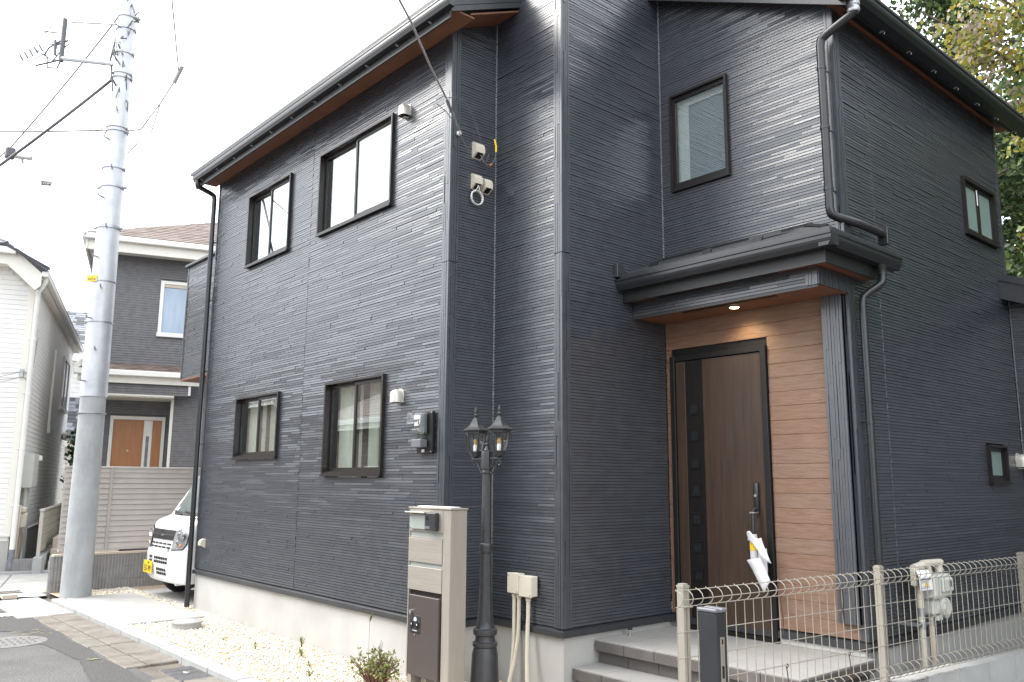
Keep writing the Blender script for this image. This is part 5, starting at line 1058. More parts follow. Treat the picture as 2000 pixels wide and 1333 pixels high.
wire('overhead_wire', 'thin pale lashing wire sloping left below the thick cable', sag((-12.95, 3.2, 6.85), (-15.6, 1.9, 6.0), .04), .006, 'wire_pale')
wire('overhead_wire', 'thin wire low on the left reaching the second steel band', sag((-12.9, 3.22, 5.22), (-15.7, 2.0, 5.85), .10), .006, 'wire_pale')
wire('drop_wire', 'drop wire with clamps rising right from the pole above the roof', [Vector(p) for p in ((-12.72, 3.42, 6.74), (-12.52, 3.55, 6.74), (-12.42, 3.62, 6.90), (-12.3, 3.72, 7.12), (-12.05, 3.88, 7.55), (-11.2, 3.4, 8.4))], .011, 'wire_pale')
o = wire('drop_wire', 'looped drop wire hanging at the right side of the pole', [Vector(p) for p in ((-12.66, 3.42, 6.35), (-12.55, 3.5, 6.48), (-12.48, 3.56, 6.62), (-12.42, 3.6, 6.5), (-12.36, 3.66, 6.72), (-12.3, 3.72, 7.1))], .008)
IN = thing('wire_insulator', 'pale tubular insulator on the drop wire right of the pole', 'insulator', (-12.1, 3.85, 7.45))
k = MB(); k.tube([(-12.12, 3.84, 7.42), (-11.98, 3.90, 7.66)], .03, 8); k.build('sleeve', M['wire_pale'], IN, smooth=40)
SB = thing('splice_box', 'dark cable splice box hanging on the wires at the far left', 'splice box', (-15.35, 2.35, 6.9))
k = MB(); k.box(-15.42, -15.28, 2.28, 2.42, 6.80, 6.98, .02); k.build('box', M['wire'], SB); k = MB(); k.tube([(-15.3, 2.42, 6.84), (-15.1, 2.62, 6.80)], .035, 8); k.tube([(-15.22, 2.50, 6.83), (-15.20, 2.52, 6.72)], .02, 6); k.build('branch_plug', M['wire_pale'], SB)
TG = thing('cable_tag', 'small black provider tag with white letters hanging on a thin wire', 'tag', (-14.3, 2.2, 6.1))
ce = Vector((-13.88, 2.64, 6.04)); tU = Vector((.657, .753, -.05)).normalized(); tN = Vector((.74, -.65, -.05)).normalized(); tV = tN.cross(tU)
k = MB(); k.prism([ce - tU * .085 - tV * .036, ce + tU * .085 - tV * .036, ce + tU * .085 + tV * .036, ce - tU * .085 + tV * .036], tN * .004); pl = k.build('plate', M['van_dark'], TG)
put_text('provider_name', 'J:COM', .055, M['paper'], pl, ce + tN * .0055, tU, tN)
wire('tag_wire', 'thin wire between the pole and the black provider tag', sag((-12.9, 3.22, 5.84), tuple(ce + tU * .09), .02, 6), .005, 'wire_pale')
# wires crossing the street (they mirror in the upper windows)
for i, (z, y) in enumerate(((7.2, -1.2), (7.6, -1.5), (6.7, -1.8))): wire('street_wire', ['lowest-hung','topmost','nearest'][i] + ' street wire mirrored in the upper front windows', sag((-60, y - 3, z), (30, y + 1.5, z + .3), 1.1, 24), .014, 'wire', 'street wires mirrored in the windows')

# ------------------------------------------------------------------ neighbours
NR = math.radians(72.5)
def nsiding(mb, x0, x1, y, z0, z1, pitch, depth, opens=(), nz=-1, seed=0, rowgap=.007, ztop=None):
    """horizontal siding rows on the plane y=const (local), facing -y"""
    z = z0
    while z < z1:
        zt = min(z + pitch, z1); iv = [(x0, x1)]
        if ztop:
            a, b = x0, x1
            while a < x1 and ztop(a) < zt: a += .04
            while b > a and ztop(b) < zt: b -= .04
            iv = [(a, b)] if b - a > .05 else []
        for (a, b, c, d) in opens:
            if zt > c and z < d: iv = [r for p, q in iv for r in ((p, min(q, a)), (max(p, b), q)) if r[1] - r[0] > .01]
        for p, q in iv: mb.add([(p, y, z), (q, y, z), (q, y - depth, z + rowgap), (p, y - depth, z + rowgap), (p, y - depth * .55, zt), (q, y - depth * .55, zt)], [(0, 1, 2, 3), (3, 2, 5, 4)])
        z = zt
def rot_rows(mb, f):  # swap plane: map (x,y,z)->f
    mb.v = [f(*p) for p in mb.v]; return mb
WH = thing('white_house', 'white sided house at the far left with a dark hip roof', 'house', (-17.27, 3.276, 0), NR, world=False)
mb = MB(); nsiding(mb, -1.9, -.09, 0, .60, 5.45, .09, .008, ztop=lambda x: 5.45 if x < -.42 else 5.45 - (x + .42) * .95); mb.build('front_siding', M['white_siding'], WH)
mb = MB(); op = [(6.4, 8.8, 4.0, 5.2)]
nsiding(mb, -9.6, -.09, 0, .60, 5.25, .09, .008, opens=[(-8.45, -6.75, 3.40, 4.72)]); rot_rows(mb, lambda x, y, z: (-y, -x, z)); mb.build('side_siding', M['white_siding'], WH)
mb = MB(); mb.box(-.095, .018, -.018, .095, .58, 5.25, .004); mb.build('corner_board', M['cream_trim'], WH)
mb = MB(); mb.box(-1.9, .0, .02, 9.6, -.2, .575); mb.box(-4.2, -1.9, 3.0, 9.6, -.2, .575); mb.build('foundation', M['concrete'], WH)
mb = MB(); mb.box(-1.9, .02, -.03, -.002, .575, .61, .004); mb.box(-.01, .03, -.03, 9.6, .575, .61, .004); mb.build('water_table', M['cream_trim'], WH)
mb = MB(); mb.box(-1.9, -.02, .015, 9.6, .5, 5.4); mb.box(-4.2, -1.9, 3.0, 9.6, .5, 5.4); mb.build('core', M['white_siding'], WH)
mb = MB(); mb.prism([(-2.3, -.34, 5.42), (-.44, -.34, 5.42), (.04, -.34, 4.98), (.13, -.34, 5.07), (.13, -.34, 5.30), (-.32, -.34, 5.69), (-2.3, -.34, 5.72)], (0, .03, 0)); mb.build('verge_board', M['cream_trim'], WH)
mb = MB(); mb.box(-2.3, -.35, -.31, .0, 5.42, 5.435); mb.prism([(-.42, -.31, 5.43), (.10, -.31, 4.96), (.10, 0, 4.96), (-.42, 0, 5.43)], (0, 0, .012)); mb.box(.0, .15, -.3, 9.7, 5.20, 5.22); mb.build('eaves_soffit', M['cream_trim'], WH)
mb = MB(); mb.box(-2.3, -.30, -.46, -.345, 5.60, 5.72, .01); mb.build('front_gutter', M['white_trim'], WH)
mb = MB(); mb.box(.13, .235, -.36, 9.75, 5.24, 5.34, .012); mb.build('side_gutter', M['white_trim'], WH)
mb = MB(); mb.prism([(-2.3, -.44, 5.735), (-.42, -.44, 5.735), (-1.9, 2.0, 6.75), (-2.3, 2.0, 6.75)], (0, 0, .05)); mb.prism([(-.42, -.44, 5.735), (.22, -.44, 5.34), (.22, 9.8, 5.36), (-3.5, 6.0, 7.9), (-3.5, 4.0, 7.9), (-1.9, 2.0, 6.75)], (0, 0, .05)); mb.build('roof', M['slate'], WH)
mb = MB(); mb.prism([(-.50, -.47, 5.74), (.26, -.47, 5.35), (.26, -.40, 5.35), (-.50, -.40, 5.74)], (0, 0, .05)); mb.prism([(-2.3, -.47, 5.735), (-.5, -.47, 5.735), (-.5, -.40, 5.735), (-2.3, -.40, 5.735)], (0, 0, .04)); mb.tube([(-.45, -.44, 5.79), (-1.9, 2.0, 6.80)], .03, 6); mb.build('roof_edge', M['slate_dark'], WH)
k = MB(); k.tube([(.18, -.20, 5.24), (.18, -.20, 5.17), (.075, -.10, 5.0), (.075, -.10, .35)], .045, 12); dp = k.build('downpipe', M['white_trim'], WH, smooth=50)
k = MB(); k.tube([(.075, -.10, .36), (.075, -.10, .02)], .05, 12); k.build('pipe_boot', M['slate'], dp, smooth=50)
k = MB()
for z in (4.1, 3.1, 2.1, 1.1): k.tube([(.075, -.10, z), (.075, -.10, z + .03)], .05, 12); k.tube([(.075, -.10, z + .015), (-.02, -.03, z + .015)], .008, 6)
k.build('pipe_clip', M['white_trim'], dp)
mb = MB(); mb.box(.0, .05, 6.75, 6.82, 3.40, 4.72); mb.box(.0, .05, 8.38, 8.45, 3.40, 4.72); mb.box(.0, .05, 6.82, 8.38, 4.65, 4.72); mb.box(.0, .09, 6.70, 8.50, 3.33, 3.42); wf = mb.build('window', M['white_trim'], WH)
mb = MB(); mb.box(.005, .02, 6.82, 7.6, 3.42, 4.65); mb.build('pane', M['glass_dark'], wf); mb = MB(); mb.box(.005, .028, 7.62, 8.38, 3.42, 4.65); mb.build('pane', M['blue_pane'], wf); mb = MB(); mb.box(.005, .04, 7.57, 7.64, 3.42, 4.65); mb.build('sash', M['white_trim'], wf)
mb = MB(); mb.box(.004, .06, 4.40, 4.52, 2.75, 4.55, .01); mb.tube([(.03, 4.46, 2.75), (.03, 4.46, 2.62)], .05, 8); mb.build('duct_cover', M['cream_trim'], WH)
mb = MB(); mb.box(.004, .16, 8.2, 8.5, 2.62, 2.82, .05); mb.build('vent_hood', M['hood'], WH)
k = MB(); g = random.Random(2)
for q in range(4):
    a = Vector((.02, .30 + q * .1, 3.95 - .12 * q)); pth = sag((-1.2, -2.0, 3.2 - q * .1), (-.06, -.12, 3.5 - .1 * (q % 2)), .05) + sag((.0, -.05, 3.5 - .1 * (q % 2)), (.04, .9, 4.3), .16 + .12 * q); k.tube(pth, .006, 6)
k.build('service_wire', M['wire_pale'], WH, smooth=60)
k = MB(); k.box(-.10, -.03, -.06, -.016, 3.40, 3.56, .01); k.box(.01, .06, .42, .52, 4.05, 4.4, .01); k.build('wire_bracket', M['zinc'], WH)
UB = thing('utility_cabinet', 'flat grey utility cabinet on the side wall of the white house', 'cabinet', (-17.27, 3.276, 0), NR, world=False)
k = MB(); k.box(.02, .20, .62, 1.42, 1.42, 2.05, .008); k.build('cabinet', M['grey_box'], UB); k = MB(); k.box(.20, .207, .64, 1.40, 1.44, 2.03, .003); k.build('cabinet_door', M['grey_box'], UB); k = MB(); k.box(.12, .25, 1.40, 1.62, 1.93, 2.04, .02); k.build('hood_cap', M['white_trim'], UB)
k = MB()
for q, y in enumerate((.75, .95, 1.1)): k.tube([(.10, y, 1.42), (.10, y + .02 * q, 1.0), (.14, y - .1, .55), (.16, y - .25, .05)], .03, 8)
k.build('cable_duct', M['grey_box'], UB, smooth=60)
GM2 = thing('gas_meter', 'small gas meter on bent pipes beside the downpipe of the white house', 'meter', (-17.27, 3.276, 0), NR, world=False)
k = MB(); k.box(.06, .22, .22, .46, .70, .98, .03); k.box(.04, .2, .20, .40, .98, 1.08, .02); k.build('meter_body', M['ivory'], GM2); k = MB(); k.tube([(.12, .30, 1.05), (.10, .18, 1.10), (.10, .16, .05)], .03, 8); k.tube([(.12, .38, .70), (.12, .42, .3), (.10, .30, .05)], .025, 8); k.tube([(.14, .34, .62), (.15, .44, .55), (.15, .46, .35)], .02, 8); k.build('gas_pipe', M['beige_tile'], GM2, smooth=60)
# small strip of block kerb and wooden fence along the side of the white house
SW2 = thing('side_fence', 'short grey-brown board fence on blocks beside the white house', 'fence', (-17.27, 3.276, 0), NR, world=False)
k = MB(); k.box(.43, .57, -.30, 5.0, -.1, .22); k.build('block_base', M['block_light'], SW2)
k = MB(); k.box(.45, .51, -.06, .0, .0, 1.06, .004); k.build('fence_post', M['louver_post'], SW2); k = MB(); k.box(.45, .51, 2.2, 2.26, .0, 1.06, .004); k.build('fence_post', M['louver_post'], SW2)
for q in range(5): k = MB(); k.box(.49, .515, -.05, 4.6, .30 + q * .142, .435 + q * .142, .004); k.build('fence_board', M['wood_fence'], SW2)
k = MB(); k.box(.44, .53, -.08, 4.6, 1.015, 1.05, .004); k.build('fence_rail', M['louver_post'], SW2)
for q in range(2): pass
RB = thing('ribbed_blocks', 'two ribbed grey blocks closing the strip beside the white house', 'wall', (-17.27, 3.276, 0), NR, world=False)
for q in range(2):
    k = MB(); k.box(.0 + q * .215, .212 + q * .215, -.12, -.02, -.06, .19)
    for j in range(6): k.box(.006 + q * .215 + j * .035, .028 + q * .215 + j * .035, -.13, -.12, -.055, .185)
    k.build('wall_block', M['block'], RB)
k = MB(); k.box(-7, .72, -.22, -.10, -.2, -.012, .01); o = k.build('house_kerb', M['kerb'], None, kind='structure'); o.location = (-17.27, 3.276, 0); o.rotation_euler = (0, 0, NR)
# steps up to the grey house
SP = thing('tiled_steps', 'three beige tiled steps left of the louvre fence', 'steps', (-17.27, 3.276, 0), NR, world=False)
for q in range(3):
    k = MB(); k.box(.62, 1.75, .30 + q * .28, 3.0, -.1 + q * .19, .17 + q * .19 - .1 + .04, .006); k.build('step', M['beige_tile'], SP)

# grey house
GH = thing('grey_house', 'charcoal brick-sided house with brown shingle roof and orange-brown door', 'house', (-19.35, 5.82, 0), NR, world=False)
z_ = lambda z: 1.6 + (z - 1.6) * 1.12
wx0, wx1 = -.86, 4.5; wz = (.36, 1.16, 4.78, 6.05)
mb = MB(); nsiding(mb, wx0, wx1, 0, 3.95, 6.62, .055, .012, opens=[(.36, 1.16, 4.78, 6.05)]); nsiding(mb, .80, wx1, 0, .5, 3.95, .055, .012); mb.build('siding', M['grey_siding'], GH)
mb = MB(); nsiding(mb, wx0, .80, .55, .5, 3.4, .055, .012, opens=[(-.46, .68, .4, 2.99)]); mb.build('porch_wall', M['grey_siding'], GH)
mb = MB(); mb.box(wx0, wx1, .02, 6, 3.4, 6.6); mb.box(wx0, wx1, .57, 6, 0, 3.4); mb.box(.80, wx1, .02, 6, 0, 3.4); mb.build('core', M['grey_siding'], GH)
mb = MB(); mb.prism([(wx0 + .0, .0, 3.36), (.78, .0, 3.36), (.78, .0, 3.62), (wx0, .0, 3.62)], (0, -.03, 0)); nsiding(mb, -1.0, 1.1, -.42, 3.40, 3.66, .055, .012); mb.build('porch_beam', M['grey_siding'], GH)
mb = MB(); mb.box(-1.0, .80, -.42, .55, 3.345, 3.37); mb.box(-.98, .80, -.45, -.40, 3.37, 3.40); mb.build('porch_soffit', M['cream_trim'], GH)
mb = MB(); mb.box(.755, .815, -.03, .03, .5, 3.36); mb.build('corner_post', M['cream_trim'], GH); mb = MB(); mb.box(1.08, 1.13, -.46, -.42, 3.42, 3.68); mb.build('gutter_drop', M['white_trim'], GH)
mb = MB(); mb.box(-1.20, 1.42, -.62, -.50, 3.78, 3.90, .012); mb.build('porch_gutter', M['white_trim'], GH); mb = MB(); mb.box(-1.12, 1.35, -.50, -.46, 3.63, 3.80, .006); mb.build('porch_fascia', M['cream_trim'], GH)
def shingles(mb, A, B, Cc, D, rows, g, cols=None):
    """courses of overlapping shingles on the quad A-B (eaves) C-D (top)"""
    A, B, Cc, D = map(Vector, (A, B, Cc, D)); n = (B - A).cross(D - A).normalized()
    for r_ in range(rows):
        t0, t1 = r_ / rows, (r_ + 1.12) / rows; L0, R0 = A.lerp(D, t0), B.lerp(Cc, t0); L1, R1 = A.lerp(D, min(t1, 1)), B.lerp(Cc, min(t1, 1)); W_ = (R0 - L0).length; u = -g.random() * .2
        while u < W_:
            w = g.uniform(.12, .30); a, b = max(u, 0) / W_, min(u + w, W_) / W_; u += w
            if b - a < .003: continue
            h = n * (.010 + .008 * g.random()); p = [L0.lerp(R0, a) + h, L0.lerp(R0, b) + h, L1.lerp(R1, b) + n * .002, L1.lerp(R1, a) + n * .002]; mb.add(p + [L0.lerp(R0, a), L0.lerp(R0, b)], [(0, 1, 2, 3), (4, 5, 1, 0)], g.choice((0, 0, 1)))
g = random.Random(8)
mb = MB(); shingles(mb, (-1.12, -.58, 3.90), (1.40, -.58, 3.90), (1.25, .0, 4.12), (-.95, .0, 4.12), 5, g); mb.build('porch_roof', [M['brown_shingle'], M['brown_shingle2']], GH, kind='stuff')
mb = MB(); mb.prism([(-1.18, -.56, 3.88), (-1.08, -.56, 3.95), (-.93, 0, 4.20), (-1.03, 0, 4.18)], (-.02, 0, .10)); mb.build('roof_verge', M['cream_trim'], GH)
mb = MB(); mb.box(-1.25, 5, -.62, -.50, 6.72, 6.84, .012); mb.build('eaves_gutter', M['white_trim'], GH); mb = MB(); mb.box(-1.16, 5, -.50, -.46, 6.50, 6.74, .006); mb.box(-1.20, -1.16, -.52, 3, 6.50, 6.74); mb.build('eaves_fascia', M['cream_trim'], GH)
mb = MB(); mb.box(-1.16, 5, -.46, .0, 6.56, 6.58); mb.box(-1.16, -.86, .0, 5, 6.56, 6.58); mb.build('eaves_soffit', M['cream_trim'], GH)
mb = MB(); mb.box(-1.28, -1.18, -.62, 5, 6.74, 6.86, .01); mb.build('side_gutter', M['white_trim'], GH)
mb = MB(); A, B, Cc, D = (-1.18, -.56, 6.86), (5.4, -.56, 6.86), (5.4, 2.6, 8.42), (1.98, 2.6, 8.42); shingles(mb, A, B, Cc, D, 18, g); mb.build('roof', [M['brown_shingle'], M['brown_shingle2']], GH, kind='stuff')
mb = MB(); mb.prism([(-1.18, -.56, 6.85), (5.4, -.56, 6.85), (5.4, 2.6, 8.41), (1.98, 2.6, 8.41)], (0, 0, -.03)); mb.prism([(-1.18, -.56, 6.85), (1.98, 2.6, 8.41), (1.98, 3.4, 8.41), (-1.18, 6.5, 6.85)], (0, 0, .02)); mb.build('roof_deck', M['brown_shingle'], GH)
mb = MB(); a, b, c_, d_ = wz; t = .075
mb.box(a, a + t, -.05, .04, c_, d_, .004); mb.box(b - t, b, -.05, .04, c_, d_, .004); mb.box(a + t, b - t, -.05, .04, d_ - t, d_, .004); mb.box(a - .02, b + .02, -.07, .04, c_ - .02, c_ + t, .004); w = mb.build('window', M['white_trim'], GH)
mb = MB(); mb.box(a + t, b - t, -.005, .01, c_ + t, d_ - t); mb.build('pane', M['blue_pane'], w); mb = MB(); mb.box(a + t, b - t, -.03, -.006, d_ - t - .07, d_ - t); mb.build('shade_box', M['beige_tile'], w)
mb = MB(); mb.box(-.46, -.39, .48, .60, .5, 2.99, .004); mb.box(.61, .68, .48, .60, .5, 2.99, .004); mb.box(-.39, .61, .48, .60, 2.91, 2.99, .004); DRg = mb.build('front_door', M['cream_trim'], GH)
mb = MB(); mb.box(-.385, .235, .52, .56, .5, 2.905); mb.box(.42, .605, .52, .56, .5, 2.905); mb.build('door_leaf', M['oak_door'], DRg)
mb = MB(); mb.box(.238, .295, .515, .56, .5, 2.905); mb.box(.36, .417, .515, .56, .5, 2.905); mb.box(.295, .36, .516, .56, 2.55, 2.905); mb.build('door_strip', M['cream_trim'], DRg)
mb = MB(); mb.box(.296, .359, .53, .55, .5, 2.549); mb.build('door_glass', M['grey_glass'], DRg)
mb = MB(); mb.tube([(-.06, .518, 2.22), (-.06, .524, 2.22)], .02, 10); mb.tube([(-.30, .49, 1.80), (-.30, .524, 1.80)], .03, 12); mb.build('door_knob', M['zinc'], DRg)
# far house with slate roof glimpsed between the two
FH = thing('far_house', 'cream house with slate roof glimpsed between white house and pole', 'house', (-30.5, 9.6, 0), NR, world=False)
mb = MB(); nsiding(mb, -4, 4, 0, 0, 5.55, .16, .014); mb.build('siding', M['white_siding'], FH); mb = MB(); mb.box(-4, 4, .02, 6, 0, 5.6); mb.build('core', M['white_siding'], FH)
mb = MB(); shingles(mb, (-4.5, -.6, 6.05), (4.5, -.6, 6.05), (4.5, 2.6, 7.75), (-4.5, 2.6, 7.75), 16, g); mb.build('roof', [M['slate'], M['slate_dark']], FH, kind='stuff')
mb = MB(); mb.box(-4.6, 4.6, -.72, -.58, 5.90, 6.05, .01); mb.box(-4.5, 4.5, -.58, -.5, 5.68, 5.92); mb.build('gutter', M['cream_trim'], FH)
mb = MB(); shingles(mb, (-4.2, -1.8, 2.75), (3.5, -1.8, 2.75), (3.5, -.1, 4.3), (-4.2, -.1, 4.3), 12, g); mb.build('lean_to_roof', [M['slate_dark'], M['slate']], FH, kind='stuff'); mb = MB(); mb.box(-4.2, 3.5, -1.9, -1.78, 2.58, 2.75, .01); mb.build('lean_to_gutter', M['cream_trim'], FH); mb = MB(); mb.box(-4.1, 3.4, -1.6, 0, 0, 2.7); mb.build('lean_to_wall', M['white_siding'], FH)
# ribbed block wall and louvre fence
BW2 = thing('block_wall', 'low ribbed grey block wall in three courses behind the utility pole', 'wall', (-13.6, 3.14, 0))
for row in range(3):
    for q in range(14):
        y = 3.14 + q * .4; z0 = -.06 + row * .185; k = MB(); k.box(-13.70, -13.60, y + .003, y + .397, z0 + .002, z0 + .182)
        for j in range(9): k.box(-13.60, -13.589, y + .012 + j * .0425, y + .036 + j * .0425, z0 + .003, z0 + .181)
        if q == 0:
            for j in range(2): k.box(-13.69 + j * .045, -13.665 + j * .045, 3.132, 3.143, z0 + .003, z0 + .181)
        k.build('wall_block', M['block'], BW2)
k = MB(); k.box(-13.69, -13.605, 3.15, 8.7, -.2, .49); k.build('mortar', M['grout'], BW2); 
LF = thing('louvre_fence', 'taupe louvre fence standing on the ribbed block wall', 'fence', (-13.65, 3.2, .5))
for y in (3.42, 5.25, 7.1):
    k = MB(); k.box(-13.60, -13.555, y, y + .05, .40, 1.755, .004); k.build('fence_post', M['louver_post'], LF)
for y0 in (3.22, 5.28):
    n = 15
    for q in range(n):
        z = .58 + q * .0795; k = MB(); k.prism([(-13.615, y0, z), (-13.615, y0 + 2.04, z), (-13.630, y0 + 2.04, z + .076), (-13.630, y0, z + .076)], (-.010, 0, .004)); k.build('louvre_slat', M['louver'], LF)
    k = MB(); k.box(-13.66, -13.61, y0 - .02, y0 + 2.06, 1.752, 1.782, .004); k.build('fence_rail', M['louver'], LF); k = MB(); k.box(-13.66, -13.61, y0, y0 + 2.04, .55, .578, .004); k.build('fence_rail', M['louver'], LF)
    k = MB(); k.box(-13.612, -13.60, y0 + .62, y0 + .66, .56, 1.75); k.box(-13.612, -13.60, y0 + .17, y0 + .21, .56, 1.75); k.build('slat_holder', M['louver_post'], LF)
    k = MB(); k.quad((-13.668, y0, .56), (-13.668, y0 + 2.04, .56), (-13.668, y0 + 2.04, 1.75), (-13.668, y0, 1.75)); k.build('back_panel', M['louver'], LF)
k = MB(); k.box(-13.70, -13.58, 3.16, 8.7, .49, .515); o = k.build('wall_cap', M['beige_tile'], BW2)
# houses across the street, seen mirrored in the ground-floor windows
def street_house(name, label, x0, x1, yf, ze, ridge, sid, roofm):
    h = thing(name, label, 'house', ((x0 + x1) / 2, yf, 0)); mb = MB(); nsiding(mb, -x1, -x0, -yf, 0, ze, .16, .014); mb.v = [(-x, -y, z) for x, y, z in mb.v]; mb.build('siding', M[sid], h)
    mb = MB(); mb.box(x0, x1, yf - 7, yf - .02, 0, ze - .02); mb.build('core', M[sid], h)
    mb = MB(); shingles(mb, (x1 + .4, yf + .5, ze + .1), (x0 - .4, yf + .5, ze + .1), (x0 - .4, yf - 3.5, ridge), (x1 + .4, yf - 3.5, ridge), 14, g); mb.build('roof', [M[roofm], M[roofm]], h, kind='stuff'); mb = MB(); mb.prism([(x0 - .4, yf - 3.5, ridge), (x1 + .4, yf - 3.5, ridge), (x1 + .4, yf - 7.5, ze), (x0 - .4, yf - 7.5, ze)], (0, 0, .04)); mb.prism([(x0, yf, ze - .02), (x0, yf - 7, ze - .02), (x0, yf - 3.5, ridge - .1)], (.05, 0, 0)); mb.prism([(x1 - .05, yf, ze - .02), (x1 - .05, yf - 7, ze - .02), (x1 - .05, yf - 3.5, ridge - .1)], (.05, 0, 0)); mb.build('gable', M[sid], h)
    mb = MB(); mb.box(x0 - .4, x1 + .4, yf + .48, yf + .60, ze - .04, ze + .10, .01); mb.box(x0 - .4, x1 + .4, yf + .44, yf + .48, ze - .18, ze + .06); mb.tube([(x1 - 1.0, yf + .53, ze - .05), (x1 - 1.0, yf + .53, ze - .15), (x1 - 1.0, yf + .07, ze - .55), (x1 - 1.0, yf + .07, 0)], .045, 10); mb.build('gutter', M['white_trim'], h)
    for a in (.25, .65):
        xx = x0 + (x1 - x0) * a; mb = MB(); mb.box(xx, xx + 1.3, yf + .0, yf + .05, 1.0, 2.0, .004); w = mb.build('window', M['white_trim'], h); mb = MB(); mb.box(xx + .06, xx + 1.24, yf + .02, yf + .056, 1.06, 1.94); mb.build('pane', M['glass_dark'], w)
    return h
street_house('street_house', 'brown-roofed low house mirrored in the larger ground-floor window', -23.5, -13.5, -4.4, 3.2, 5.0, 'brown_siding', 'brown_shingle')
street_house('street_house', 'tan house with white gutters mirrored in the smaller ground-floor window', -36, -25.5, -4.6, 4.3, 6.3, 'brown_siding', 'brown_shingle2')
street_house('street_house', 'pale house across the street behind the viewpoint', -8, 4, -6.5, 4.6, 6.4, 'white_siding', 'slate')

# ------------------------------------------------------------------ plants
def leaf_mesh(name, centres, size, mats, seed, parent, weights=None, droop=0.0, fold=True, kind=None):
    g = np.random.default_rng(seed); n = len(centres); C_ = np.array(centres)
    d = g.normal(size=(n, 3)); d[:, 2] -= droop; d /= np.linalg.norm(d, axis=1, keepdims=True); e = np.cross(d, g.normal(size=(n, 3))); e /= np.linalg.norm(e, axis=1, keepdims=True); nn = np.cross(d, e)
    s = size * g.uniform(.6, 1.25, n)[:, None]; w = s * .40
    P = np.stack([C_, C_ + d * s * .45 + e * w + nn * w * .25, C_ + d * s, C_ + d * s * .45 - e * w + nn * w * .25], 1).reshape(-1, 3)
    F = (np.array([[0, 1, 2], [0, 2, 3]])[None] + (np.arange(n) * 4)[:, None, None]).reshape(-1, 3)
    me = bpy.data.meshes.new(name); me.vertices.add(len(P)); me.vertices.foreach_set('co', P.ravel()); me.loops.add(F.size); me.loops.foreach_set('vertex_index', F.ravel().astype(np.int32)); me.polygons.add(len(F)); me.polygons.foreach_set('loop_start', np.arange(0, F.size, 3, dtype=np.int32)); me.polygons.foreach_set('loop_total', np.full(len(F), 3, dtype=np.int32))
    for m in mats: me.materials.append(m)
    return me, g, n
def leaves(name, centres, size, mats, seed, parent, pick=None, droop=0.0, kind=None):
    me, g, n = leaf_mesh(name, centres, size, mats, seed, parent, droop=droop)
    ix = g.choice(len(mats), n, p=pick) if not callable(pick) else pick(g, np.array(centres)); me.polygons.foreach_set('material_index', np.repeat(ix, 2).astype(np.int32)); me.update(); me.validate(); return link(name, me, parent, None, kind)
def branch_path(a, b, bend, g, n=5):
    a = Vector(a); b = Vector(b); r_ = [a.lerp(b, i / n) + Vector((g.gauss(0, bend), g.gauss(0, bend), g.gauss(0, bend))) * math.sin(PI * i / n) for i in range(n + 1)]; return r_
# broad-leaved yellowing tree behind the right wall
BT = thing('broadleaf_tree', 'yellowing broad-leaved tree overhanging behind the right roof edge', 'tree', (-1.9, 15.8, 0))
g = random.Random(21); r0 = ROOT[BT.name]; k = MB(); k.tube([(-1.9, 15.8, -.2), (-1.85, 15.7, 2.5), (-2.1, 15.5, 5.2), (-2.3, 15.3, 8.2), (-2.6, 15.1, 10.5)], [.24, .20, .16, .11, .05], 10)
cent = []
ends = [(-4.9, 12.7, 8.9), (-4.4, 13.2, 9.5), (-4.0, 13.4, 8.3), (-3.5, 13.7, 9.9), (-3.4, 13.5, 7.4), (-3.9, 13.7, 6.9), (-3.2, 14.2, 6.2), (-3.0, 14.2, 8.8), (-2.2, 14.0, 9.2), (-2.0, 13.6, 7.6), (-3.7, 14.2, 5.4), (-2.5, 14.4, 10.8), (-1.2, 14.5, 8.4), (-1.0, 15.0, 6.4), (-4.6, 13.6, 10.4), (-2.9, 14.3, 4.8), (-.4, 16.5, 8.0), (-1.5, 17, 9.5)]
for i, e in enumerate(ends):
    st = Vector((-2.1, 15.5, 5.0)).lerp(Vector((-2.5, 15.1, 10.0)), g.random() * .8); p = branch_path(st, e, .16, g); k.tube(p, [.06, .05, .04, .03, .02, .012], 7)
    for q in range(10):
        t = g.uniform(.35, 1.05); base = p[0].lerp(p[-1], t); tip = base + Vector((g.gauss(0, .45), g.gauss(0, .45), g.gauss(-.1, .35))); k.tube([base, base.lerp(tip, .5) + Vector((0, 0, .05)), tip], [.012, .009, .005], 5)
        for w in range(95):
            u = g.uniform(.2, 1.1); c_ = base.lerp(tip, u); cent.append((c_.x + g.gauss(0, .13) - r0[0], c_.y + g.gauss(0, .13) - r0[1], c_.z + g.gauss(-.06, .12) - r0[2]))
k.build('trunk', M['bark'], BT, smooth=60)
def pickc(gg, C_):
    n = len(C_); f = np.sin(C_[:, 0] * 2.3 + 1) + np.sin(C_[:, 2] * 2.1 + C_[:, 1]) + gg.normal(0, .8, n); ix = np.where(f > 1.1, 3, np.where(f > .2, 0, np.where(f > -.9, 1, 2))); ix[gg.random(n) < .05] = 4; ix[(ix == 3) & (gg.random(n) < .55)] = 1; ix[(ix == 0) & (gg.random(n) < .30)] = 2; return ix
leaves('crown', cent, .093, [M['leaf_yellow'], M['leaf_lime'], M['leaf_green'], M['leaf_pink'], M['leaf_orange']], 5, BT, pickc, droop=.9)
